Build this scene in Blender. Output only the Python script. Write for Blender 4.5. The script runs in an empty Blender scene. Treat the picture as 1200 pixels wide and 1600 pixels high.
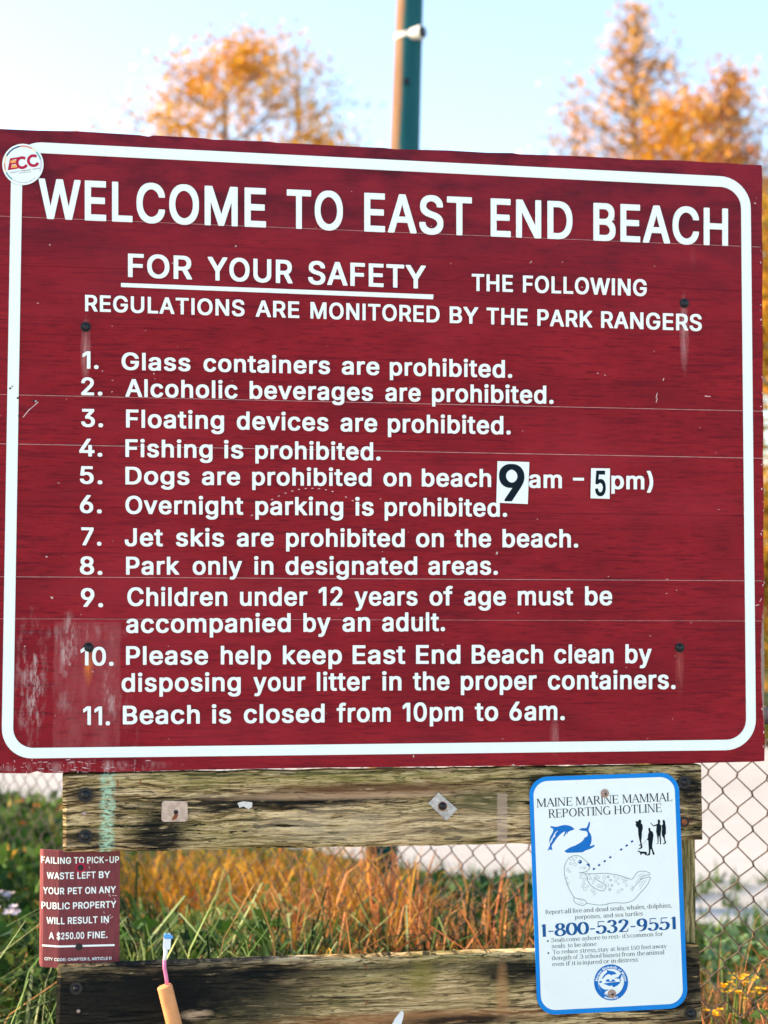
import bpy, math, random
import numpy as np
from mathutils import Vector, noise, geometry

C = bpy.context.scene.collection
R = math.radians

# ------------------------------------------------------------------ camera
EYE = 1.5
PITCH = R(3.2)
FPX = 2400.0                      # focal length in pixels of the 1200x1600 photograph
cam_d = bpy.data.cameras.new('camera')
cam = bpy.data.objects.new('camera', cam_d); C.objects.link(cam)
cam.location = (0, 0, EYE)
cam.rotation_euler = (R(90) + PITCH, 0, 0)
cam_d.sensor_fit = 'VERTICAL'; cam_d.sensor_height = 36.0; cam_d.lens = 54.0
cam_d.clip_start = 0.05; cam_d.clip_end = 1500
cam_d.dof.use_dof = True; cam_d.dof.focus_distance = 3.08; cam_d.dof.aperture_fstop = 3.0
bpy.context.scene.camera = cam

# ------------------------------------------------------------------ world, sun, exposure
SUN_EL, SUN_AZ = R(24), R(-84)    # azimuth from +Y towards +X: the sun stands left, a touch behind the boards
world = bpy.data.worlds.new('World'); bpy.context.scene.world = world
world.use_nodes = True
wn = world.node_tree; wn.nodes.clear()
sky = wn.nodes.new('ShaderNodeTexSky'); sky.sky_type = 'NISHITA'; sky.sun_disc = False
sky.sun_elevation = SUN_EL; sky.sun_rotation = SUN_AZ
sky.air_density = 1.0; sky.dust_density = 1.2; sky.ozone_density = 0.3
bg = wn.nodes.new('ShaderNodeBackground'); bg.inputs['Strength'].default_value = 0.13
wo = wn.nodes.new('ShaderNodeOutputWorld')
wn.links.new(sky.outputs[0], bg.inputs[0]); wn.links.new(bg.outputs[0], wo.inputs[0])
sun_d = bpy.data.lights.new('sun', 'SUN'); sun_d.energy = 3.3; sun_d.angle = R(0.5); sun_d.color = (1.0, 0.77, 0.50)
sun = bpy.data.objects.new('sun', sun_d); C.objects.link(sun)
sdir = Vector((math.sin(SUN_AZ) * math.cos(SUN_EL), math.cos(SUN_AZ) * math.cos(SUN_EL), math.sin(SUN_EL)))
sun.rotation_euler = sdir.to_track_quat('Z', 'Y').to_euler()
sun.location = sdir * 50
vs = bpy.context.scene.view_settings
vs.view_transform = 'Standard'; vs.look = 'None'; vs.gamma = 1; vs.use_curve_mapping = False
vs.exposure = 1.88
bpy.context.scene.cycles.max_bounces = 6
bpy.context.scene.cycles.transparent_max_bounces = 8

# ------------------------------------------------------------------ helpers
def ray(px, py):
    a, b = (px - 600) / FPX, (800 - py) / FPX
    return Vector((a, math.cos(PITCH) - b * math.sin(PITCH), math.sin(PITCH) + b * math.cos(PITCH)))
def at(px, py, Y):                # point of the world at depth Y
    d = ray(px, py); t = Y / d.y
    return Vector((d.x * t, Y, EYE + d.z * t))
def on_ground(px, py):
    d = ray(px, py); t = -EYE / d.z
    return Vector((d.x * t, d.y * t, 0))
YAW = R(8.6)
FR = Vector((0, 3.07, 0))         # foot of the sign frame; its local X runs along the boards, local Y away from the viewer
ex = Vector((math.cos(YAW), math.sin(YAW), 0)); ey = Vector((-math.sin(YAW), math.cos(YAW), 0))
def P(px, py, d=0.0):             # local (x, z) on the frame's plane y = d
    r = ray(px, py); o = Vector((0, 0, EYE)) - FR
    t = (d - o.dot(ey)) / r.dot(ey)
    w = o + r * t
    return (w.dot(ex), w.z)

def link_mesh(name, verts, faces, mat=None, parent=None, smooth=False, mats=None, midx=None):
    me = bpy.data.meshes.new(name); me.from_pydata([tuple(v) for v in verts], [], faces); me.update()
    for m in (mats or ([mat] if mat else [])): me.materials.append(m)
    if midx: me.polygons.foreach_set('material_index', midx)
    if smooth: me.polygons.foreach_set('use_smooth', [True] * len(me.polygons))
    o = bpy.data.objects.new(name, me); C.objects.link(o)
    if parent: o.parent = parent
    return o
def empty(name, loc=(0, 0, 0), rz=0.0):
    o = bpy.data.objects.new(name, None); C.objects.link(o); o.location = loc; o.rotation_euler = (0, 0, rz)
    o.empty_display_size = 0.1
    return o
def tag(o, label=None, cat=None, group=None, kind=None):
    if label: o['label'] = label
    if cat: o['category'] = cat
    if group: o['group'] = group
    if kind: o['kind'] = kind
    return o
def frame_thing(name):
    return empty(name, FR, YAW)

class MB:
    def __init__(s): s.v = []; s.f = []; s.m = []
    def add(s, v, f, m=0):
        n = len(s.v); s.v += [tuple(q) for q in v]; s.f += [[i + n for i in q] for q in f]; s.m += [m] * len(f)
    def box(s, c, h, m=0):
        v = [(c[0] + x * h[0], c[1] + y * h[1], c[2] + z * h[2]) for x in (-1, 1) for y in (-1, 1) for z in (-1, 1)]
        s.add(v, [(0, 1, 3, 2), (4, 6, 7, 5), (0, 4, 5, 1), (2, 3, 7, 6), (0, 2, 6, 4), (1, 5, 7, 3)], m)
    def tube(s, pts, rad, n=8, m=0, cap=True):
        pts = [Vector(p) for p in pts]
        if not hasattr(rad, '__len__'): rad = [rad] * len(pts)
        V, F = [], []
        up = None
        for i, p in enumerate(pts):
            d = (pts[min(i + 1, len(pts) - 1)] - pts[max(i - 1, 0)]).normalized()
            if up is None: up = d.orthogonal().normalized()
            up = (up - d * up.dot(d)).normalized(); w = d.cross(up)
            for k in range(n):
                a = 2 * math.pi * k / n
                V.append(p + (up * math.cos(a) + w * math.sin(a)) * rad[i])
        for i in range(len(pts) - 1):
            for k in range(n):
                a, b = i * n + k, i * n + (k + 1) % n
                F.append((a, b, b + n, a + n))
        if cap: F.append(tuple(range(n))[::-1]); F.append(tuple(range(len(V) - n, len(V))))
        s.add(V, F, m)
    def dome(s, c, r, h, n=16, rings=4, m=0):        # bolt head facing -Y
        V, F = [], []
        for i in range(rings):
            a = (math.pi / 2) * i / rings
            for k in range(n):
                b = 2 * math.pi * k / n
                V.append((c[0] + r * math.cos(a) * math.cos(b), c[1] - h * math.sin(a), c[2] + r * math.cos(a) * math.sin(b)))
        V.append((c[0], c[1] - h, c[2]))
        for i in range(rings - 1):
            for k in range(n):
                a, b = i * n + k, i * n + (k + 1) % n
                F.append((a, b, b + n, a + n))
        t = (rings - 1) * n
        for k in range(n): F.append((t + k, t + (k + 1) % n, len(V) - 1))
        s.add(V, F, m)
    def disc(s, c, r, th, n=20, m=0, r_in=0.0, sq=False):    # washer facing -Y, from c.y - th to c.y
        V, F = [], []
        for y in (c[1] - th, c[1]):
            for k in range(n):
                b = 2 * math.pi * k / n
                V.append((c[0] + r * math.cos(b), y, c[2] + r * math.sin(b)))
        F.append(tuple(range(n))); F.append(tuple(range(n, 2 * n))[::-1])
        for k in range(n): F.append((k, k + n, (k + 1) % n + n, (k + 1) % n))
        s.add(V, F, m)
    def build(s, name, mat, parent=None, smooth=False):
        mats = mat if isinstance(mat, (list, tuple)) else [mat]
        return link_mesh(name, s.v, s.f, parent=parent, smooth=smooth, mats=mats, midx=s.m if len(mats) > 1 else None)

# flat shapes on the sign planes -------------------------------------------------
def area(c): return sum(c[i][0] * c[(i + 1) % len(c)][1] - c[(i + 1) % len(c)][0] * c[i][1] for i in range(len(c))) / 2
def inside(pt, c):
    x, y = pt; r = False
    for i in range(len(c)):
        a, b = c[i], c[i - 1]
        if (a[1] > y) != (b[1] > y) and x < (b[0] - a[0]) * (y - a[1]) / (b[1] - a[1]) + a[0]: r = not r
    return r
def solid(mb, contours, y0, th, m=0):
    """contours of local (x, z), holes allowed, as a plate from y0 - th (front) to y0"""
    outs = [c for i, c in enumerate(contours) if sum(inside(c[0], k) for j, k in enumerate(contours) if j != i) % 2 == 0]
    for oc in outs:
        grp = [oc] + [c for c in contours if c not in outs and inside(c[0], oc)]
        flat = [p for c in grp for p in c]
        tris = geometry.tessellate_polygon([[Vector((p[0], p[1], 0)) for p in c] for c in grp])
        fr = [(p[0], y0 - th, p[1]) for p in flat]
        tri = []
        for t in tris:
            a, b, c = (flat[i] for i in t)
            s = (b[0] - a[0]) * (c[1] - a[1]) - (c[0] - a[0]) * (b[1] - a[1])
            if abs(s) > 1e-12: tri.append(t if s > 0 else t[::-1])
        mb.add(fr, tri, m)
        if th > 0:
            for c in grp:
                n = len(c)
                V = [(p[0], y0 - th, p[1]) for p in c] + [(p[0], y0, p[1]) for p in c]
                mb.add(V, [(i, (i + 1) % n, (i + 1) % n + n, i + n) for i in range(n)], m)
def pxpoly(mb, contours, d, th=0.0, m=0):
    solid(mb, [[P(x, y, d) for x, y in c] for c in contours], d, th, m)
def bez(p0, p1, p2, n=8):
    return [((1 - t) ** 2 * p0[0] + 2 * t * (1 - t) * p1[0] + t * t * p2[0], (1 - t) ** 2 * p0[1] + 2 * t * (1 - t) * p1[1] + t * t * p2[1]) for t in [i / n for i in range(n + 1)]]
def cub(p0, p1, p2, p3, n=10):
    o = []
    for i in range(n + 1):
        t = i / n; u = 1 - t
        o.append(tuple(u ** 3 * p0[k] + 3 * u * u * t * p1[k] + 3 * u * t * t * p2[k] + t ** 3 * p3[k] for k in (0, 1)))
    return o
def roundquad(q, r, n=10):
    out = []
    for i in range(4):
        c = Vector(q[i]); a = (Vector(q[i - 1]) - c).normalized(); b = (Vector(q[(i + 1) % 4]) - c).normalized()
        p0, p3 = c + a * r, c + b * r; k = 0.5523
        out += cub(tuple(p0), tuple(p0 - a * r * k), tuple(p3 - b * r * k), tuple(p3), n)
    return out
def insetquad(q, t):                # t: inset of the top, right, bottom, left side in px; q: TL TR BR BL
    L = []
    for i in range(4):
        a, b = Vector(q[i]), Vector(q[(i + 1) % 4]); d = (b - a).normalized(); nn = Vector((-d.y, d.x))
        L.append((a + nn * t[i], d))
    def X(l, k):
        (p, d), (s, e) = l, k; den = d.x * e.y - d.y * e.x
        u = ((s.x - p.x) * e.y - (s.y - p.y) * e.x) / den
        return tuple(p + d * u)
    return [X(L[3], L[0]), X(L[0], L[1]), X(L[1], L[2]), X(L[2], L[3])]
def catmull(pts, n=6, closed=False):
    o = []; m = len(pts)
    rng = range(m if closed else m - 1)
    for i in rng:
        g = (lambda j: pts[j % m]) if closed else (lambda j: pts[min(max(j, 0), m - 1)])
        a, b, c, d = g(i - 1), g(i), g(i + 1), g(i + 2)
        for k in range(n):
            t = k / n
            o.append(tuple(0.5 * (2 * b[q] + (c[q] - a[q]) * t + (2 * a[q] - 5 * b[q] + 4 * c[q] - d[q]) * t * t + (3 * b[q] - a[q] - 3 * c[q] + d[q]) * t ** 3) for q in (0, 1)))
    if not closed: o.append(pts[-1])
    return o
def stroke(pts, a, b=None, closed=False):
    """outline of a line drawn with an elliptic nib of half axes a (across) and b (up)"""
    b = a if b is None else b
    L, Rr = [], []; n = len(pts)
    for i in range(n):
        if closed: p, q = pts[i - 1], pts[(i + 1) % n]
        else: p, q = pts[max(i - 1, 0)], pts[min(i + 1, n - 1)]
        dx, dy = q[0] - p[0], q[1] - p[1]; l = math.hypot(dx, dy) or 1e-9
        nx, ny = -dy / l, dx / l
        k = math.sqrt((a * nx) ** 2 + (b * ny) ** 2) or 1e-9
        ox, oy = a * a * nx / k, b * b * ny / k
        L.append((pts[i][0] + ox, pts[i][1] + oy)); Rr.append((pts[i][0] - ox, pts[i][1] - oy))
    return L, Rr
def add_stroke(mb, pts, fn, d, a, b=None, closed=False, m=0):
    L, Rr = stroke(pts, a, b, closed); n = len(pts)
    V = []
    for p in L + Rr:
        x, z = fn(*p); V.append((x, d, z))
    F = []
    for i in range(n if closed else n - 1):
        j = (i + 1) % n
        q = (i, j, j + n, i + n)
        (x1, _, z1), (x2, _, z2), (x3, _, z3) = V[q[0]], V[q[1]], V[q[2]]
        F.append(q if (x2 - x1) * (z3 - z1) - (x3 - x1) * (z2 - z1) > 0 else q[::-1])
    mb.add(V, F, m)

# bold sans lettering: outlines in 1/2000 em, capital height 1069
SANS = {
    'A': (1019, '586,1066 602,1031 954,71 962,46 962,16 961,9 954,3 931,0 784,0 764,3 756,6 751,14 664,259 656,280 651,285 309,285 304,284 301,279 209,14 204,6 196,3 176,0 26,0 1,4 -3,9 -5,16 -5,44 1,61 366,1062 374,1069 396,1072 559,1072 579,1070;479,790 476,790 473,784 417,609 376,494 364,456 366,453 592,454 589,469 533,624'),
    'B': (972, '749,992 775,966 797,934 819,884 832,826 832,724 827,694 819,669 802,634 787,614 760,586 726,564 725,561 756,544 784,525 822,484 837,461 854,426 864,396 872,351 872,254 867,221 852,171 837,141 817,111 776,73 734,46 671,21 626,10 571,3 541,2 531,0 114,0 89,4 84,9 82,16 82,1056 84,1064 91,1069 114,1072 514,1072 524,1070 551,1070 604,1062 651,1049 696,1029 721,1014;632,396 611,417 584,437 564,447 519,460 494,460 484,462 289,461 288,456 289,172 294,170 519,170 561,178 596,191 604,196 626,211 646,233 662,259 670,284 672,306 667,334 649,374;591,861 571,877 554,887 536,894 499,902 289,901 288,896 289,627 294,625 466,625 496,628 536,641 561,653 582,669 597,684 612,704 624,729 632,761 632,784 624,811 612,836'),
    'C': (1080, '854,980 890,944 911,917 929,889 952,846 972,791 982,746 982,711 979,704 971,700 951,698 809,698 786,701 778,709 764,756 744,795 707,839 661,874 626,892 596,902 561,910 511,910 474,902 429,884 401,869 369,845 334,810 303,766 291,744 266,681 253,624 245,556 248,484 255,434 266,391 286,339 311,294 335,261 369,228 401,203 439,183 474,171 514,162 559,163 596,171 619,178 664,201 691,220 715,241 744,278 754,296 767,324 778,364 784,371 809,375 951,375 974,372 981,366 982,359 982,326 974,289 964,256 952,226 927,179 891,130 851,90 809,58 769,36 716,13 646,-5 589,-12 491,-12 439,-7 376,6 326,23 264,56 215,91 170,136 136,181 108,229 83,284 73,311 55,381 45,454 45,499 42,511 45,616 53,674 58,706 78,776 101,829 133,886 173,939 213,979 269,1019 321,1047 376,1067 459,1082 481,1083 491,1085 586,1085 674,1072 736,1052 779,1032 809,1014'),
    'D': (1064, '829,938 871,885 887,859 909,817 927,774 947,699 957,634 958,601 960,591 960,484 958,476 957,441 947,376 932,316 909,259 887,216 862,179 832,141 796,108 739,68 676,38 611,18 519,3 481,2 469,0 114,0 94,3 86,6 82,16 82,1056 86,1066 94,1070 114,1072 479,1072 491,1070 529,1070 606,1057 676,1037 744,1004 794,970;674,804 641,835 604,862 566,879 521,894 464,902 294,902 289,901 288,176 289,171 459,170 511,178 539,186 561,193 599,211 637,236 670,266 702,309 727,359 739,394 750,436 760,511 760,564 752,626 734,696 722,729 702,766'),
    'E': (897, '779,1066 782,1056 782,919 781,911 774,906 751,902 294,902 289,901 288,634 289,629 716,628 739,624 744,621 747,614 748,474 746,466 741,462 716,458 289,456 288,451 288,176 289,172 294,170 756,170 779,167 786,161 788,154 788,16 786,9 779,3 756,0 114,0 89,4 84,9 82,16 82,1056 84,1064 91,1069 114,1072 751,1072 771,1070'),
    'F': (880, '771,1066 775,1056 775,919 773,911 766,906 744,902 294,902 289,901 289,614 294,612 699,612 721,609 726,606 730,599 730,456 726,449 721,446 699,442 289,441 288,436 287,11 279,3 256,0 114,0 89,4 84,9 82,16 82,1056 84,1064 91,1069 114,1072 744,1072 764,1070'),
    'G': (1101, '869,965 897,934 914,911 934,881 959,831 979,774 985,749 985,711 981,704 974,700 954,698 809,698 786,701 778,709 769,734 752,771 726,810 691,847 651,877 609,897 559,910 509,910 471,902 439,889 409,874 371,847 333,809 306,771 286,735 271,696 255,639 245,559 245,514 255,434 271,376 286,339 301,311 338,259 378,221 404,203 441,183 476,171 514,163 564,163 616,176 651,191 687,214 719,243 737,264 754,291 767,316 782,361 788,391 786,396 781,398 559,398 534,402 529,406 528,414 528,551 531,561 539,565 559,568 961,568 985,564 991,559 992,551 992,376 990,346 982,301 964,244 932,179 907,144 872,104 837,74 794,46 736,18 721,13 676,0 631,-7 586,-12 491,-12 481,-10 459,-10 401,0 376,6 326,23 276,48 249,66 219,88 173,131 138,176 106,231 76,301 58,369 48,431 45,456 45,501 42,511 42,561 45,574 45,616 55,691 71,754 81,784 103,836 138,896 173,941 203,971 266,1019 324,1049 359,1062 386,1070 454,1082 479,1083 489,1085 586,1085 641,1077 679,1069 739,1049 789,1024 815,1009'),
    'H': (1094, '946,1066 950,1056 950,16 946,6 939,3 919,0 779,0 756,3 748,11 748,456 746,461 294,462 289,461 288,456 287,11 279,3 256,0 114,0 94,3 86,6 82,16 82,1056 86,1066 94,1070 114,1072 256,1072 279,1069 287,1061 288,639 289,634 741,632 746,634 748,639 748,1061 756,1069 779,1072 919,1072 939,1070'),
    'I': (430, '284,1066 288,1056 287,14 284,6 279,3 259,0 114,0 94,3 86,6 82,16 83,1059 86,1066 91,1069 114,1072 256,1072 276,1070'),
    'J': (853, '706,1066 710,1056 710,289 705,231 699,209 689,171 669,131 659,113 634,83 616,65 581,38 521,8 461,-7 409,-12 331,-12 279,-7 219,8 161,36 116,70 85,106 51,169 33,241 30,296 28,306 28,384 29,391 36,397 59,400 201,400 224,397 229,394 232,386 232,326 235,316 235,294 243,259 256,229 279,198 306,176 330,164 369,155 414,166 436,178 454,192 465,204 484,231 494,254 505,306 506,1061 514,1069 536,1072 679,1072 699,1070'),
    'K': (993, '929,1066 932,1059 932,1029 929,1021 917,1006 575,641 543,606 540,601 932,51 935,44 935,16 931,6 924,3 904,0 736,0 716,3 709,6 399,442 391,450 381,442 298,354 288,339 288,16 286,9 279,3 256,0 114,0 94,3 86,6 82,16 82,1056 86,1066 94,1070 114,1072 256,1072 279,1069 287,1061 288,636 288,631 291,631 358,706 694,1068 719,1072 901,1072 921,1070'),
    'L': (846, '284,1066 288,1056 288,174 294,170 729,170 751,167 758,161 760,154 760,14 756,6 751,3 729,0 114,0 91,3 83,11 83,1059 86,1066 91,1069 114,1072 256,1072 276,1070'),
    'M': (1316, '1169,1066 1172,1056 1172,16 1169,6 1161,3 1141,0 1001,0 979,3 971,11 969,638 966,636 961,624 722,11 714,3 691,0 564,0 544,3 536,9 286,636 284,637 282,11 274,3 251,0 114,0 94,3 86,6 82,16 82,1056 86,1066 94,1070 114,1072 309,1072 331,1069 339,1064 582,446 629,316 631,316 634,324 673,436 916,1064 924,1069 946,1072 1141,1072 1161,1070'),
    'N': (1107, '961,1066 965,1056 965,16 961,6 954,3 934,0 766,0 744,3 736,8 368,586 292,714 286,718 287,11 279,3 256,0 114,0 94,3 86,6 82,16 82,1056 86,1066 94,1070 114,1072 279,1072 301,1069 310,1064 754,362 759,358 761,1061 769,1069 791,1072 934,1072 954,1070'),
    'O': (1127, '861,972 895,939 929,895 954,851 971,817 989,774 1009,704 1020,634 1020,606 1022,596 1022,476 1020,466 1020,436 1010,371 987,291 964,239 934,186 895,134 880,119 854,93 804,56 741,23 691,6 629,-7 579,-12 491,-12 439,-7 376,6 326,23 269,53 213,94 173,134 136,181 101,244 78,296 58,366 53,399 45,454 42,561 45,571 45,614 48,641 58,704 76,769 93,811 106,839 138,894 175,941 195,961 221,985 269,1019 321,1047 376,1067 459,1082 481,1083 491,1085 579,1085 629,1080 691,1067 741,1049 799,1019;730,814 699,845 677,861 629,889 594,902 556,910 511,910 474,902 446,892 406,872 369,845 338,814 314,782 286,734 268,689 255,639 245,559 245,516 247,506 248,484 255,434 266,391 291,329 308,299 335,261 370,226 406,201 439,183 474,171 514,162 556,163 594,171 629,183 677,211 699,228 731,260 757,294 782,339 799,384 815,449 822,521 820,586 812,639 797,696 782,734 764,766'),
    'P': (949, '761,980 787,951 804,926 832,871 847,819 855,759 855,689 853,681 852,656 844,614 832,574 821,550 812,531 789,496 756,460 737,444 706,423 654,398 601,383 524,372 289,371 288,366 288,16 286,9 279,3 256,0 114,0 89,4 84,9 82,16 82,1056 84,1064 91,1069 114,1072 501,1072 511,1070 541,1070 606,1060 664,1042 701,1024 740,999;605,846 590,861 559,882 536,892 494,902 461,903 451,905 289,904 288,899 289,542 294,540 476,540 501,543 531,551 556,561 587,581 617,614 629,634 644,676 650,706 650,739 642,779 629,811 619,829'),
    'Q': (1127, '861,972 895,939 929,895 954,851 971,817 989,774 1009,704 1020,634 1020,606 1022,596 1022,476 1020,466 1020,436 1010,371 994,314 966,243 934,186 895,134 864,101 865,96 967,-39 972,-51 972,-79 971,-86 964,-92 941,-95 794,-95 774,-92 764,-87 694,6 629,-7 581,-12 491,-12 481,-10 456,-10 369,8 326,23 269,53 213,94 173,134 136,181 101,244 78,296 58,366 53,399 45,454 42,561 45,571 45,614 48,641 58,704 76,769 93,811 106,839 138,894 175,941 195,961 221,985 269,1019 321,1047 376,1067 459,1082 481,1083 491,1085 579,1085 629,1080 691,1067 741,1049 799,1019;730,814 699,845 677,861 629,889 594,902 556,910 511,910 474,902 446,892 406,872 369,845 338,814 314,782 286,734 268,689 255,639 245,559 245,516 247,506 248,484 255,434 266,391 291,329 308,299 335,261 370,226 406,201 439,183 474,171 511,163 556,163 569,165 571,169 458,319 455,326 455,359 459,366 464,369 486,372 634,372 656,369 664,364 736,270 741,273 757,294 782,339 799,384 815,449 822,521 820,586 812,639 797,696 782,734 764,766'),
    'R': (958, '761,985 785,961 814,919 834,876 847,836 855,791 855,754 858,744 855,671 847,631 837,594 812,541 797,519 782,501 746,468 704,441 688,434 685,429 889,51 892,41 892,14 891,9 884,3 861,0 699,0 674,4 663,19 464,392 456,395 294,395 289,394 288,389 288,16 286,9 279,3 256,0 114,0 89,4 84,9 82,16 82,1056 84,1064 91,1069 114,1072 504,1072 514,1070 544,1070 609,1060 656,1047 706,1024 742,1001;615,841 594,862 569,879 541,892 511,900 454,905 289,904 288,899 289,567 294,565 479,565 506,568 559,583 574,591 604,613 627,641 639,666 647,694 652,724 652,741 642,791 632,816'),
    'S': (953, '754,988 770,971 792,944 812,909 827,874 835,841 840,799 840,769 836,761 831,758 809,755 669,755 646,758 641,761 636,771 629,804 619,826 597,856 579,872 549,892 519,904 476,915 449,917 421,915 374,902 346,889 319,870 300,851 281,821 270,789 270,769 278,744 295,719 318,699 349,678 381,663 439,643 584,604 666,574 736,537 769,512 795,486 822,449 839,414 850,374 855,324 852,249 844,211 832,176 809,134 785,101 760,76 714,43 676,23 631,6 576,-7 489,-18 406,-18 334,-10 314,-7 251,11 231,18 181,43 146,68 118,94 86,136 68,169 53,206 43,249 40,271 40,311 42,319 46,323 71,328 216,328 239,324 247,316 251,289 258,264 266,249 283,224 299,208 321,191 349,176 391,161 421,155 476,155 514,163 554,178 584,196 621,230 634,249 647,276 652,301 652,311 644,339 630,361 609,382 581,402 539,422 511,432 306,491 276,501 236,518 170,556 140,581 113,611 83,664 70,709 68,734 68,821 81,879 93,909 113,944 139,975 170,1004 204,1027 249,1049 289,1064 326,1074 396,1085 511,1085 579,1075 611,1067 659,1049 706,1024 732,1006'),
    'T': (957, '869,1066 872,1056 872,919 871,911 866,907 841,902 556,902 550,899 550,14 546,6 541,3 519,0 379,0 355,4 349,9 348,16 347,899 341,902 56,902 31,907 27,911 25,919 26,1062 34,1069 56,1072 841,1072 861,1070'),
    'U': (1094, '949,1066 952,1056 952,351 950,341 950,309 939,256 927,219 899,164 876,130 835,86 806,63 751,31 711,13 671,1 579,-15 539,-15 526,-18 456,-15 376,-2 311,18 269,38 230,61 201,85 163,124 133,166 111,211 98,246 85,306 85,334 82,344 82,1056 86,1066 94,1070 114,1072 254,1072 276,1069 284,1062 285,404 287,394 288,366 296,326 306,299 331,254 352,229 381,203 409,186 431,176 471,163 491,160 544,160 564,163 599,173 621,183 654,203 671,218 690,236 717,274 729,299 742,344 748,381 748,1061 756,1069 779,1072 921,1072 941,1070'),
    'V': (1019, '959,1066 962,1059 962,1021 593,9 586,3 564,0 401,0 374,6 368,14 1,1011 -5,1029 -5,1056 -3,1064 4,1069 26,1072 176,1072 199,1069 206,1064 437,416 481,281 485,284 543,464 753,1064 761,1069 784,1072 931,1072 951,1070'),
    'W': (1432, '1371,1066 1375,1056 1375,1021 1372,1009 1099,14 1094,6 1086,3 1066,0 904,0 881,3 874,9 689,691 686,696 681,686 498,9 491,3 469,0 304,0 284,3 276,6 271,16 266,34 1,1006 -5,1031 -5,1059 -1,1066 6,1070 26,1072 171,1072 194,1069 201,1064 207,1046 386,350 389,351 392,361 403,411 568,1039 577,1064 584,1069 606,1072 766,1072 786,1070 794,1066 807,1026 984,350 986,350 989,359 1021,489 1166,1051 1171,1064 1179,1069 1201,1072 1344,1072 1364,1070'),
    'X': (1008, '926,1066 930,1056 930,1029 927,1021 603,554 621,524 944,54 947,46 948,16 944,6 936,3 916,0 756,0 736,3 728,6 551,261 479,371 474,376 397,261 219,6 211,3 191,0 31,0 11,3 4,6 0,14 0,41 6,56 342,536 348,549 337,569 28,1016 22,1031 23,1059 26,1066 34,1070 54,1072 216,1072 236,1070 244,1066 384,861 439,779 471,726 476,723 563,854 711,1066 719,1070 739,1072 899,1072 919,1070'),
    'Y': (1004, '944,1066 947,1059 948,1031 942,1016 573,424 572,16 571,9 564,3 541,0 401,0 376,4 372,9 370,16 369,426 -2,1021 -5,1031 -5,1059 -3,1064 4,1069 26,1072 189,1072 209,1070 217,1066 409,756 463,664 471,651 474,650 536,756 726,1065 734,1069 756,1072 916,1072 936,1070'),
    'Z': (937, '826,1066 830,1056 830,936 827,926 367,254 307,171 309,168 314,168 346,168 356,170 806,170 829,167 836,161 838,154 838,16 834,6 826,3 806,0 76,0 56,3 49,6 45,16 45,131 51,146 516,826 569,901 569,904 564,905 536,905 526,902 74,902 51,906 44,911 42,919 42,1056 46,1066 54,1070 74,1072 799,1072 819,1070'),
    'a': (838, '631,752 661,720 684,682 697,651 705,619 710,586 710,16 706,6 699,3 679,0 544,0 524,3 519,6 515,14 515,29 511,31 465,6 434,-5 411,-10 349,-17 294,-17 231,-10 189,1 169,8 129,28 103,46 78,71 53,106 41,131 31,161 25,189 22,264 28,311 39,347 51,371 65,391 89,415 116,434 164,457 201,469 274,485 359,497 454,508 479,513 504,526 512,539 512,549 507,576 499,596 482,621 462,639 449,647 431,654 409,660 374,660 359,657 334,649 309,637 284,620 266,602 248,579 236,556 226,550 206,548 169,550 56,583 49,588 46,594 45,629 61,664 79,695 98,719 119,740 174,777 204,792 239,804 296,817 334,822 399,825 406,823 441,822 504,812 557,796 601,774;511,356 509,357 344,332 304,322 266,304 240,281 226,254 223,234 228,214 236,199 251,180 271,166 286,158 321,148 364,148 401,158 426,171 456,193 472,209 492,236 499,251 512,296'),
    'b': (909, '691,748 729,710 749,681 777,631 797,579 807,536 818,456 818,354 815,344 815,321 807,274 797,231 779,184 762,149 725,94 677,49 624,16 579,-2 509,-15 449,-18 439,-15 409,-15 364,-7 336,1 309,13 284,28 266,42 264,42 263,39 262,11 259,6 251,3 231,0 99,0 79,3 71,6 68,16 68,1056 71,1066 79,1070 99,1072 234,1072 256,1069 263,1064 265,1056 266,771 274,773 289,784 316,799 349,812 406,822 469,825 541,817 586,807 619,794 651,777;555,599 526,627 506,639 479,652 454,658 424,657 409,654 374,639 360,631 341,615 325,599 308,576 286,531 268,464 262,406 268,351 278,304 298,251 325,211 360,179 376,168 399,158 429,150 454,150 476,156 504,168 526,183 555,211 579,246 594,279 604,309 612,344 617,381 617,431 607,491 594,534 577,569'),
    'c': (851, '676,738 697,716 716,692 742,649 760,601 760,566 756,559 751,556 641,528 599,525 576,528 569,534 552,574 534,600 516,617 494,634 464,649 436,657 419,660 396,657 374,652 346,639 321,622 295,596 271,561 258,536 243,494 235,456 230,394 235,351 243,314 263,259 281,229 293,214 324,183 346,168 374,156 416,148 436,150 469,161 494,173 515,189 544,220 559,246 572,281 579,287 601,290 636,287 749,259 756,256 762,246 762,209 744,164 716,115 681,75 650,49 616,28 591,16 551,1 519,-7 486,-12 406,-18 396,-15 361,-15 291,-2 250,11 206,33 183,49 161,65 125,101 101,134 83,164 56,224 40,281 33,331 30,424 32,436 33,476 40,524 53,574 63,601 81,639 101,675 128,709 161,742 211,777 251,797 289,809 364,822 396,823 406,825 469,822 504,817 551,807 579,797 621,777 650,759'),
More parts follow.
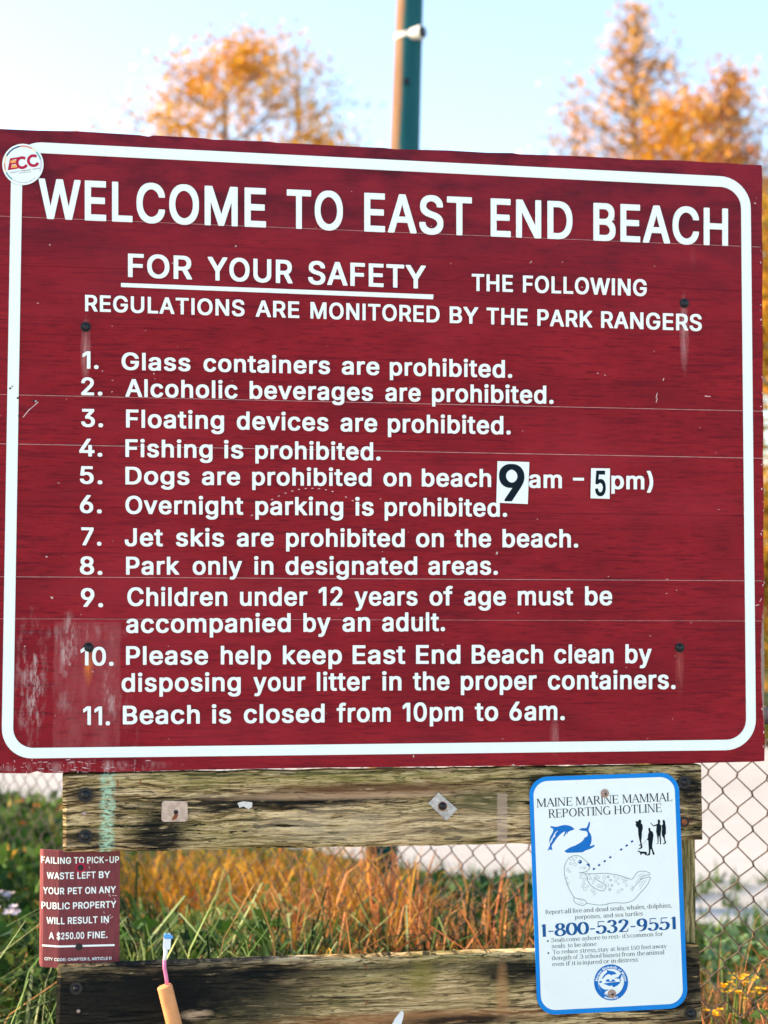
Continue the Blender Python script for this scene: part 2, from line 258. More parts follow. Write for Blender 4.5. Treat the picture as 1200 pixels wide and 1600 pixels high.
    'd': (909, '776,1066 780,1056 780,16 778,9 771,3 749,0 619,0 599,3 591,6 588,11 587,39 586,42 584,42 541,13 499,-4 439,-15 381,-18 371,-15 341,-15 284,-5 236,11 216,21 186,38 154,64 123,96 101,126 73,176 61,206 53,226 40,279 33,331 32,369 30,381 33,479 40,531 53,581 68,621 86,656 98,679 120,709 148,739 164,752 194,774 231,794 284,812 344,822 374,823 381,825 441,822 489,815 516,807 544,794 579,771 584,770 585,1056 587,1064 594,1069 616,1072 749,1072 769,1070;518,606 484,634 466,644 439,654 426,657 391,657 364,649 346,642 325,629 304,610 285,589 266,559 256,536 243,499 235,461 230,399 235,351 243,314 253,281 276,236 301,203 325,181 348,166 374,156 396,150 421,150 464,163 490,179 518,204 534,224 554,259 572,306 580,344 585,384 585,431 580,469 562,536 544,571'),
    'e': (868, '674,731 699,705 734,649 752,609 764,569 775,516 778,464 780,456 780,354 776,344 769,340 749,338 241,338 236,336 235,329 243,296 254,268 271,236 290,211 309,193 336,173 356,163 399,150 416,148 451,150 479,158 509,173 537,196 557,221 574,256 584,262 604,265 646,262 759,234 764,231 767,224 767,189 757,161 744,136 726,108 686,65 656,43 621,23 594,11 564,1 531,-7 479,-15 444,-15 434,-18 369,-15 294,-2 246,13 183,49 161,65 123,104 103,129 81,166 53,231 40,279 33,329 30,424 32,436 33,474 40,524 53,574 71,619 106,682 123,704 164,745 196,769 214,779 244,794 284,809 359,822 394,823 404,825 461,822 534,809 559,802 604,782 645,756;520,606 491,632 465,646 444,654 419,660 404,660 361,649 323,629 283,591 263,564 253,544 241,511 239,500 244,498 569,498 571,499 572,504 559,544 544,574'),
    'f': (567, '519,1091 522,1084 522,1051 497,961 489,944 484,941 464,938 444,938 396,947 374,944 359,937 341,922 328,899 323,876 320,819 324,813 461,812 481,810 489,806 492,796 492,671 491,664 486,659 464,655 326,655 320,651 319,11 311,3 289,0 154,0 131,3 124,9 122,16 122,651 116,655 4,655 -16,658 -21,661 -25,671 -24,801 -16,809 4,812 116,812 121,814 122,904 125,914 125,939 136,981 156,1021 168,1036 194,1062 219,1079 244,1092 271,1102 294,1107 349,1115 411,1115 439,1112 494,1102'),
    'g': (910, '779,806 782,796 782,-24 780,-34 780,-56 772,-96 759,-131 749,-151 734,-177 711,-204 686,-227 661,-244 611,-269 574,-282 529,-292 469,-300 356,-300 331,-297 274,-287 254,-282 206,-264 176,-249 129,-215 108,-194 86,-166 63,-129 63,-96 66,-89 169,-31 189,-28 214,-28 234,-31 239,-34 270,-74 291,-95 311,-109 339,-124 384,-137 409,-140 439,-137 466,-132 499,-119 527,-101 555,-74 562,-64 572,-46 582,-9 585,21 585,59 584,62 581,62 535,34 509,23 486,18 431,10 356,10 329,13 271,23 231,38 186,61 156,83 125,111 93,154 71,194 56,231 43,274 33,336 32,374 30,386 33,484 40,534 53,584 76,639 96,674 121,710 161,750 191,772 226,792 271,809 344,822 374,823 384,825 441,822 476,817 511,809 554,789 584,769 587,771 588,801 591,806 599,810 619,812 751,812 771,810;516,609 481,637 469,644 441,654 424,658 394,657 379,654 339,637 303,609 278,579 266,559 253,531 238,476 230,419 235,359 243,324 256,289 268,264 285,239 324,203 349,188 369,181 391,175 429,175 471,188 489,198 511,215 532,236 549,261 564,291 575,324 585,379 588,414 582,466 574,504 557,551 534,589'),
    'h': (880, '664,760 696,725 719,686 737,641 745,609 750,574 750,539 752,529 752,16 749,6 741,3 721,0 586,0 564,3 557,9 555,16 555,486 553,496 552,521 544,554 532,584 515,609 500,624 484,637 459,649 429,657 411,658 379,649 361,642 336,627 319,612 301,592 288,571 278,549 270,521 265,484 265,16 263,9 256,3 234,0 99,0 79,3 71,6 68,16 68,1056 71,1066 79,1070 99,1072 234,1072 256,1069 263,1064 265,1056 266,775 276,778 309,797 341,809 364,815 409,822 501,822 551,815 589,804 626,787'),
    'i': (393, '261,806 265,796 265,14 261,6 256,3 236,0 99,0 79,3 71,6 68,16 68,799 71,806 76,809 99,812 234,812 254,810;261,1075 271,1065 279,1051 287,1034 290,1019 290,969 287,954 277,931 261,913 249,903 229,893 184,885 154,885 106,893 86,903 70,916 56,936 48,954 45,971 45,1016 53,1046 64,1065 74,1075 86,1084 106,1094 146,1102 189,1102 211,1099 234,1092'),
    'j': (393, '261,806 265,796 265,-76 260,-114 252,-144 237,-179 219,-207 206,-221 189,-237 171,-249 136,-267 99,-277 51,-285 -26,-285 -49,-282 -56,-276 -58,-269 -57,-129 -49,-121 -29,-118 6,-117 32,-106 47,-91 56,-79 62,-61 67,-34 68,801 76,809 99,812 234,812 254,810;262,1074 274,1059 287,1031 290,1014 290,971 284,949 274,929 264,916 250,904 216,890 184,885 151,885 106,893 79,908 64,923 48,951 45,964 45,1024 48,1036 61,1061 78,1079 104,1094 126,1100 146,1102 186,1102 229,1094 249,1084'),
    'k': (821, '751,806 755,799 755,771 750,759 489,492 460,461 459,456 774,57 780,41 780,14 776,6 769,3 749,0 581,0 554,6 312,311 301,321 265,286 265,16 261,6 254,3 234,0 99,0 79,3 71,6 68,16 68,1056 71,1066 79,1070 99,1072 234,1072 256,1069 264,1061 266,538 271,540 315,584 436,710 534,807 561,812 724,812 744,810'),
    'l': (393, '261,1066 265,1056 265,14 261,6 256,3 236,0 99,0 79,3 71,6 68,16 68,1059 71,1066 76,1069 99,1072 234,1072 254,1070'),
    'm': (1280, '1077,759 1099,735 1122,696 1132,674 1142,641 1150,596 1150,16 1146,6 1139,3 1119,0 986,0 964,3 956,11 955,514 953,524 952,549 942,589 925,616 912,629 889,644 866,654 841,660 826,660 799,652 779,642 759,627 745,614 726,586 713,549 708,511 708,16 704,6 696,3 676,0 541,0 519,3 511,11 510,549 507,566 499,589 489,607 474,624 446,644 426,654 404,660 389,659 359,649 324,627 300,604 288,586 278,566 270,539 265,509 265,16 263,9 256,3 234,0 99,0 79,3 71,6 68,16 68,796 71,806 79,810 99,812 231,812 251,810 259,806 262,801 263,781 266,777 289,792 319,807 361,820 414,828 489,825 509,822 544,812 584,792 610,771 639,738 644,740 669,765 696,784 749,809 786,820 821,825 846,828 896,828 956,820 1001,807 1029,794 1049,782'),
    'n': (879, '666,758 694,727 719,686 739,631 750,574 750,539 752,529 752,16 749,6 741,3 721,0 586,0 564,3 557,9 555,16 555,486 553,496 552,521 544,554 532,584 515,609 500,624 484,637 459,649 429,657 411,658 379,649 361,642 336,627 319,612 301,592 288,571 278,549 270,521 265,484 265,16 263,9 256,3 234,0 99,0 79,3 71,6 68,16 68,796 71,806 79,810 99,812 229,812 249,810 256,806 259,801 260,774 261,771 264,771 309,797 341,809 364,815 409,822 504,822 551,815 589,804 626,787'),
    'o': (890, '669,742 709,702 732,671 754,631 777,576 790,526 797,479 800,374 798,364 797,329 790,279 777,231 764,199 754,176 732,136 707,104 667,64 629,36 586,13 541,-2 486,-12 406,-18 396,-15 361,-15 291,-2 250,11 206,33 184,48 161,65 125,101 101,134 83,164 56,224 40,281 33,331 30,424 32,436 33,476 40,524 53,574 63,601 81,639 101,674 128,709 161,742 211,777 251,797 289,809 364,822 396,823 406,825 466,822 541,809 591,792 629,772;529,604 496,632 456,652 431,658 396,657 374,652 346,639 323,624 295,596 271,561 253,524 243,494 235,456 230,409 233,369 243,314 264,256 281,229 293,214 325,181 346,168 374,156 396,150 416,148 456,156 482,166 505,181 524,198 542,219 559,244 579,286 592,334 600,381 600,421 597,444 589,486 577,526 562,559 549,580'),
    'p': (909, '691,748 729,710 749,681 774,636 797,579 807,536 815,489 815,466 818,456 818,354 810,286 789,209 777,179 752,131 725,94 691,60 666,41 619,13 579,-2 541,-10 509,-15 476,-15 466,-18 409,-15 376,-10 351,-4 319,8 266,39 265,-269 263,-276 256,-282 234,-285 99,-285 74,-281 69,-276 68,-269 68,796 69,804 76,809 99,812 231,812 251,810 259,806 262,801 263,771 264,768 266,768 289,784 320,801 371,817 406,822 441,823 451,825 506,822 569,812 619,794 651,777;555,599 526,627 506,639 479,652 454,658 424,657 409,654 374,639 360,631 341,615 325,599 308,576 286,531 268,464 262,406 268,351 278,304 298,251 325,211 360,179 376,168 399,158 429,150 454,150 476,156 504,168 526,183 555,211 579,246 594,279 604,309 612,344 617,381 617,431 607,491 594,534 577,569'),
    'q': (909, '776,806 780,796 780,-271 776,-279 771,-282 751,-285 616,-285 596,-282 589,-279 585,-269 584,39 576,37 554,21 531,8 499,-4 474,-10 399,-18 341,-15 309,-10 271,-2 236,11 186,38 154,64 123,96 101,126 73,176 61,206 53,226 40,279 33,331 32,369 30,381 33,479 40,531 53,581 68,621 98,679 119,707 148,739 165,754 194,774 236,797 281,812 344,822 374,823 384,825 441,822 489,815 516,807 544,794 584,768 587,771 588,801 591,806 599,810 619,812 749,812 769,810;518,606 484,634 466,644 439,654 426,657 391,657 364,649 346,642 325,629 304,610 285,589 266,559 256,536 243,499 235,461 230,399 235,351 243,314 253,281 276,236 301,203 325,181 348,166 374,156 396,150 421,150 464,163 490,179 518,204 534,224 554,259 572,306 580,344 585,384 585,431 580,469 562,536 544,571'),
    'r': (578, '521,816 525,806 525,661 521,651 514,648 494,645 469,645 439,650 399,650 358,636 324,615 300,591 283,566 271,534 265,501 265,16 263,9 256,3 234,0 99,0 74,4 69,9 68,16 68,796 69,804 76,809 96,812 231,812 251,809 256,806 260,799 261,781 264,780 296,799 326,812 379,822 406,825 466,825 514,820'),
    's': (790, '614,749 649,706 677,651 685,626 685,596 683,589 676,583 571,558 529,555 506,558 499,564 487,591 476,607 449,637 431,649 409,659 371,665 326,654 289,632 266,606 258,589 258,576 266,556 279,540 299,526 319,516 354,503 496,469 539,457 569,444 611,422 634,405 655,384 672,361 687,331 697,294 700,266 700,211 692,164 682,139 659,99 647,84 622,59 589,36 549,16 516,3 476,-7 421,-15 354,-18 344,-15 306,-15 254,-7 196,8 159,26 134,41 109,60 90,79 68,109 53,136 41,169 35,191 35,231 41,241 171,267 196,267 216,264 224,259 236,226 246,209 274,178 301,161 329,151 346,148 381,148 399,150 444,168 461,180 480,199 494,224 496,234 492,251 482,266 457,289 441,297 416,307 389,314 274,341 221,356 186,371 136,398 105,426 86,451 68,486 58,529 57,551 55,561 58,624 66,656 78,686 96,714 110,731 139,757 159,772 191,789 236,807 269,815 319,822 356,823 366,825 429,822 494,812 534,799 574,779'),
    't': (515, '286,991 290,981 291,814 296,812 416,812 436,809 441,806 445,799 445,671 441,661 434,658 414,655 296,655 292,654 290,649 290,221 293,201 303,179 316,165 329,158 346,155 389,162 411,162 431,160 439,156 442,149 462,56 462,16 459,9 446,3 384,-7 299,-7 259,-2 224,6 189,21 170,31 148,49 123,79 106,114 95,154 95,174 93,181 92,651 86,655 6,655 -14,658 -21,661 -25,669 -25,796 -21,806 -16,809 4,812 86,812 92,816 92,981 96,991 104,995 124,998 259,998 279,995'),
    'u': (880, '749,806 752,796 752,16 749,6 741,3 721,0 589,0 569,3 561,6 558,11 557,39 556,42 554,42 501,13 461,0 394,-10 329,-10 274,-2 229,11 196,26 168,44 145,64 130,81 106,119 83,171 75,201 70,236 70,259 68,269 68,796 71,806 79,810 99,812 234,812 256,809 263,804 265,796 265,319 268,291 276,256 281,243 291,224 311,198 334,178 359,166 386,158 404,157 421,158 451,168 466,176 497,199 519,223 532,244 542,266 550,296 555,341 555,796 557,804 564,809 586,812 721,812 741,810'),
    'v': (838, '776,806 780,799 780,771 774,751 489,9 481,3 459,0 319,0 291,6 286,14 1,759 -2,771 -2,799 -1,804 6,809 29,812 176,812 196,810 204,806 209,796 389,298 391,299 394,306 458,489 568,794 574,804 581,809 604,812 749,812 769,810'),
    'w': (1194, '1121,806 1125,796 1125,764 1122,751 912,59 894,6 886,3 866,0 731,0 709,3 701,9 636,229 574,451 569,469 566,469 439,24 431,6 424,3 404,0 269,0 249,3 241,6 236,16 223,56 11,756 8,769 8,796 11,806 19,810 39,812 181,812 201,810 209,806 214,796 339,346 341,346 344,356 466,801 471,808 496,812 639,812 661,809 669,804 674,791 794,347 796,347 799,356 828,469 923,804 931,809 954,812 1094,812 1114,810'),
    'x': (817, '736,806 740,796 740,769 737,761 500,411 749,51 752,44 752,16 749,6 741,3 721,0 566,0 539,6 431,169 384,244 379,249 373,244 347,199 224,14 216,4 191,0 36,0 16,3 9,6 5,14 5,41 11,56 258,416 257,421 26,759 23,766 22,796 26,806 34,810 54,812 209,812 234,808 242,799 381,581 446,684 529,807 556,812 709,812 729,810'),
    'y': (838, '776,806 780,799 780,771 774,751 457,-79 434,-135 407,-184 380,-219 354,-242 314,-267 289,-277 256,-285 219,-290 144,-290 91,-282 64,-273 58,-264 58,-231 83,-134 89,-124 96,-120 116,-118 146,-118 171,-122 189,-122 206,-114 219,-105 242,-76 254,-52 279,19 280,26 1,759 -2,771 -2,799 -1,804 6,809 29,812 176,812 196,810 204,806 209,796 389,300 391,301 402,329 574,804 581,809 604,812 749,812 769,810'),
    'z': (821, '699,806 702,796 702,676 699,666 323,171 324,168 329,168 684,168 706,164 713,159 715,151 715,16 711,6 704,3 684,0 76,0 56,3 49,6 45,16 45,131 48,141 435,641 434,644 429,645 89,645 66,648 59,654 58,661 58,796 61,806 69,810 89,812 671,812 691,810'),
    '0': (966, '716,987 754,939 781,894 804,839 825,771 837,709 845,644 845,609 848,599 848,471 845,461 845,429 840,381 824,296 804,231 789,196 752,129 722,91 706,75 682,54 651,33 630,21 599,8 561,-2 521,-10 494,-12 414,-12 369,-7 321,3 279,21 244,41 216,60 188,86 151,134 121,189 98,241 83,291 73,341 60,439 58,566 60,579 60,634 68,701 81,769 103,841 118,876 133,906 156,945 185,981 224,1017 274,1049 324,1069 369,1080 416,1085 491,1085 539,1080 584,1069 639,1047 682,1019;549,872 516,897 491,909 461,918 444,917 414,909 389,897 364,877 333,844 318,821 298,781 283,739 270,686 263,641 258,586 258,486 263,431 270,386 283,334 298,291 318,251 333,229 364,195 394,173 416,163 444,155 461,155 474,158 491,163 516,176 546,198 571,225 589,254 609,294 619,321 635,381 642,424 647,471 648,504 650,511 650,559 648,569 645,629 635,691 622,744 609,779 592,816 571,847'),
    '1': (660, '506,1066 510,1056 510,14 506,6 501,3 481,0 339,0 319,3 311,6 308,16 307,849 299,847 280,834 131,723 104,718 66,720 59,724 55,731 55,896 61,906 80,921 286,1069 309,1072 479,1072 499,1070'),
    '2': (966, '711,998 735,971 757,941 779,896 792,854 797,829 798,806 800,799 800,744 795,699 782,651 767,616 749,584 719,538 672,479 562,356 385,171 386,168 391,168 784,168 806,164 813,159 815,151 815,16 813,9 806,3 784,0 121,0 96,4 92,9 90,16 90,134 96,149 447,521 525,609 552,644 582,694 594,726 602,769 597,801 591,820 579,844 552,876 531,892 501,907 466,917 429,917 394,907 366,892 356,885 329,857 313,834 301,801 293,764 292,739 286,729 261,725 126,725 104,728 99,731 95,739 95,811 103,854 116,891 138,936 163,971 195,1004 241,1037 281,1057 316,1069 336,1075 399,1085 504,1085 566,1074 606,1062 654,1039 682,1021'),
    '3': (966, '779,1066 782,1056 782,936 779,926 524,636 526,633 556,630 606,619 641,607 689,582 719,560 750,531 774,499 798,456 812,419 822,364 822,269 812,214 801,185 777,139 752,106 722,76 676,43 649,28 614,13 561,-2 529,-7 491,-12 381,-12 326,-5 281,6 251,16 189,46 156,68 126,95 101,125 82,156 66,194 55,231 50,266 50,301 52,309 56,313 81,318 226,318 249,314 257,306 263,271 276,241 290,221 321,193 344,178 384,163 421,155 451,155 499,166 524,176 557,196 579,216 599,244 607,259 614,281 620,309 620,326 614,354 607,376 584,416 564,439 541,457 524,467 496,479 459,490 414,495 304,495 284,498 279,501 275,509 275,636 281,651 495,894 499,904 134,905 111,908 104,914 102,921 102,1056 104,1064 111,1069 134,1072 751,1072 771,1070'),
    '4': (966, '654,1066 657,1059 658,1029 652,1014 280,384 281,381 286,380 523,381 525,386 525,674 527,681 534,687 556,690 691,690 711,687 719,684 722,674 723,384 729,380 834,380 854,377 859,374 862,364 862,221 854,213 834,210 729,210 724,208 722,16 719,6 711,3 691,0 554,0 534,3 529,6 525,14 525,204 523,209 74,210 51,213 46,216 43,224 43,361 58,391 459,1066 466,1070 486,1072 626,1072 646,1070'),
    '5': (966, '766,1066 770,1056 770,921 768,914 761,908 739,905 339,904 335,889 315,706 316,701 319,700 346,709 371,715 431,722 489,722 564,712 599,702 654,677 696,647 722,624 740,604 772,556 797,504 810,459 817,416 818,389 820,379 817,291 809,246 794,201 777,164 740,109 721,88 687,59 645,31 606,13 559,-2 494,-12 389,-12 326,-2 289,8 239,31 208,49 158,91 133,121 111,159 93,204 85,236 82,261 82,299 86,309 94,312 114,315 251,315 274,312 282,304 286,281 301,244 320,216 339,198 359,183 394,166 434,155 449,155 466,158 496,168 516,178 541,195 570,224 592,256 604,284 617,341 617,364 612,394 602,426 587,456 567,484 539,512 514,529 466,549 451,552 416,552 389,547 346,532 321,519 286,496 266,493 229,493 139,503 106,508 99,514 98,521 98,561 127,814 153,1054 156,1061 164,1069 186,1072 739,1072 759,1070'),
    '6': (966, '676,1066 680,1056 680,1026 677,1019 447,686 451,683 514,682 554,677 584,672 636,654 666,639 706,612 729,592 754,561 772,534 794,486 804,454 812,411 815,384 815,304 812,274 802,224 792,194 762,136 746,113 725,89 689,56 659,36 614,13 564,-2 501,-12 401,-12 341,-2 291,13 251,33 221,53 184,86 159,115 143,139 113,199 98,249 93,281 90,309 90,394 98,444 118,514 131,545 163,609 208,684 468,1064 476,1069 499,1072 649,1072 669,1070;561,476 531,502 499,519 461,530 444,530 399,517 376,504 354,487 339,472 316,441 303,416 290,366 288,344 293,304 308,259 326,229 358,194 381,176 406,163 431,155 459,152 476,156 499,163 519,173 545,191 565,211 587,241 602,271 612,306 617,341 615,364 607,399 599,419 582,451'),
    '7': (966, '814,1066 818,1056 817,904 367,9 359,3 336,0 189,0 164,4 158,14 159,50 588,901 586,904 581,905 119,905 96,908 89,914 88,921 88,1056 89,1064 96,1069 119,1072 786,1072 806,1070'),
    '8': (966, '709,1005 737,976 757,951 777,916 787,891 792,874 800,834 800,746 792,701 772,651 752,619 740,604 716,580 693,561 734,535 760,511 777,491 807,446 827,399 837,351 840,281 835,231 829,206 816,173 791,128 772,104 744,75 689,38 659,23 611,6 579,-2 511,-12 396,-12 324,-2 294,6 245,24 211,41 165,71 123,116 108,136 88,174 78,199 68,249 68,349 78,399 91,431 111,469 133,499 161,527 191,549 212,561 175,591 149,623 128,659 113,696 105,734 102,809 105,819 105,841 110,866 124,907 151,957 168,979 191,1002 231,1032 264,1049 299,1064 336,1075 401,1085 504,1085 554,1077 596,1067 642,1049 676,1029;595,401 574,422 551,439 521,454 481,467 464,470 439,470 424,467 389,457 366,447 348,436 313,406 291,376 278,349 270,316 270,294 276,269 291,236 310,211 341,186 376,168 424,155 481,155 521,166 559,183 580,199 612,234 622,251 629,271 635,299 635,311 627,346 612,379;562,869 537,891 519,902 486,914 456,920 431,917 404,909 381,899 356,882 338,864 323,844 316,829 305,791 305,766 316,729 326,709 340,689 354,675 381,656 409,643 439,635 466,635 496,643 514,651 546,673 565,691 579,711 589,731 600,771 600,786 589,826 579,846'),
    '9': (966, '701,1005 745,959 769,921 797,859 805,831 812,791 815,761 815,681 812,659 807,629 797,589 771,523 734,451 687,374 436,6 429,3 409,0 256,0 234,3 229,6 225,14 225,46 228,54 458,386 454,390 389,390 324,400 281,413 253,426 239,433 194,465 153,509 133,539 111,586 101,619 90,686 90,774 93,801 101,841 113,879 131,917 159,960 175,979 211,1012 239,1032 291,1059 329,1072 369,1080 406,1085 499,1085 564,1075 606,1062 649,1042;565,861 546,880 525,896 504,907 474,917 446,920 414,912 379,894 359,880 341,862 318,831 303,801 293,764 290,746 290,714 293,696 306,654 323,621 344,596 381,566 406,553 431,545 459,542 476,546 506,556 530,569 562,596 584,624 604,664 612,694 617,729 612,766 602,801 579,844'),
    '.': (436, '284,202 299,186 314,159 320,131 320,89 314,61 302,36 279,13 256,1 239,-5 219,-8 161,-7 131,-2 106,11 88,26 78,39 68,59 63,76 62,141 68,161 76,176 91,197 106,209 126,219 144,225 164,228 216,228 236,225 257,219'),
    ',': (436, '306,191 310,184 309,144 214,-201 204,-231 196,-237 174,-240 69,-240 44,-236 38,-226 38,-191 93,159 99,189 106,194 129,198 279,198 299,195'),
    '-': (966, '709,539 712,529 712,391 711,384 704,378 681,375 221,375 199,378 191,386 190,529 192,536 199,542 221,545 681,545 701,542'),
    '(': (606, '504,1126 507,1119 507,1084 463,986 426,886 401,809 373,699 360,636 345,534 342,476 340,466 340,416 342,406 345,356 358,274 381,179 401,114 431,31 478,-81 509,-146 510,-179 506,-186 501,-189 481,-192 344,-192 324,-189 313,-179 281,-119 246,-46 213,34 186,116 166,194 150,281 142,351 140,474 142,484 142,531 148,589 160,676 173,739 206,866 251,994 268,1034 316,1124 324,1129 346,1132 476,1132 496,1130'),
    ')': (606, '229,1126 249,1091 277,1036 302,979 342,864 372,746 395,621 402,549 403,524 405,516 405,381 403,371 402,336 397,291 379,189 357,104 334,36 302,-44 279,-91 229,-184 221,-189 199,-192 66,-192 46,-189 39,-184 38,-176 38,-146 89,-34 117,34 144,109 167,181 185,256 197,326 205,401 205,484 195,584 175,694 162,749 132,854 107,926 87,979 38,1086 38,1119 41,1126 46,1129 69,1132 201,1132 221,1130'),
    '$': (953, '754,988 770,971 792,944 812,909 827,874 835,841 840,801 840,771 838,764 831,758 809,755 669,755 646,758 641,761 636,771 629,804 619,826 597,856 566,882 539,897 529,898 528,624 531,618 584,604 649,582 711,552 736,537 769,512 806,472 822,449 839,414 847,389 852,359 853,334 855,324 852,249 839,196 829,171 809,133 784,100 759,75 736,58 681,26 631,6 576,-7 529,-14 528,-134 524,-144 516,-147 496,-150 396,-150 374,-147 369,-144 365,-136 364,-14 346,-10 316,-7 251,11 231,18 181,43 148,66 119,93 96,121 68,169 53,206 45,236 40,269 40,314 44,321 51,325 71,328 219,327 239,324 246,319 250,291 258,264 268,244 284,223 299,208 334,183 361,171 365,176 365,471 361,475 276,501 216,528 179,551 156,568 132,589 111,614 83,664 70,709 68,734 68,824 81,879 93,909 114,945 139,975 170,1004 204,1027 254,1052 316,1072 354,1078 364,1082 365,1206 369,1214 376,1217 396,1220 496,1220 521,1216 527,1206 529,1084 536,1080 579,1075 611,1067 659,1049 706,1024 732,1006;628,364 609,382 581,402 539,422 531,424 528,421 529,170 536,171 554,178 585,196 622,231 637,254 647,276 652,301 652,311 644,340;364,896 356,894 331,879 300,851 286,831 278,816 270,786 270,769 276,749 283,734 295,719 329,691 361,672 364,674 365,679'),
    ':': (436, '284,202 299,186 314,159 320,131 320,89 314,61 302,36 279,13 256,1 239,-5 219,-8 161,-7 131,-2 106,11 88,26 78,39 68,59 63,76 62,141 68,161 76,176 91,197 106,209 126,219 144,225 164,228 216,228 236,225 257,219;281,755 300,736 304,729 314,709 320,679 320,639 314,611 299,583 282,566 256,551 236,545 216,542 164,542 144,545 126,551 106,561 90,574 78,589 68,609 63,626 62,691 68,711 78,731 93,749 106,759 131,772 164,778 219,778 239,775 257,769'),
    "'": (472, '304,1066 308,1056 308,974 305,961 305,906 302,894 302,839 300,826 300,771 298,759 298,704 295,694 294,646 286,638 264,635 149,635 126,638 121,641 118,649 115,749 112,761 112,814 110,826 110,876 108,889 108,941 105,954 105,1004 102,1016 103,1061 111,1069 134,1072 276,1072 296,1070'),
}

SANS = {k: (w, [[tuple(int(q) for q in p.split(',')) for p in c.split()] for c in s.split(';')]) for k, (w, s) in SANS.items()}
def word(mb, text, x0, x1, y0, y1, cap, d, th=0.0, lean=0.0, m=0, only=None):
    """one word between two pixel columns of the sign; y0, y1 baseline ends; cap capital height"""
    u = 0; G = []
    for ch in text:
        w, cs = SANS[ch]
        G.append([[(x + u, y) for x, y in c] for c in cs]); u += w
    xs = [x for g in G for c in g for x, _ in c]; a, b = min(xs), max(xs)
    c0, c1 = cap if isinstance(cap, tuple) else (cap, cap)
    for gi, g in enumerate(G):
        if only is not None and gi != only: continue
        cc = []
        for c in g:
            o = []
            for x, y in c:
                t = (x - a) / (b - a); k = (c0 + (c1 - c0) * t) / 1069
                o.append((x0 + (x1 - x0) * t - lean * y * k, y0 + (y1 - y0) * t - y * k))
            cc.append(o)
        pxpoly(mb, cc, d, th, m)

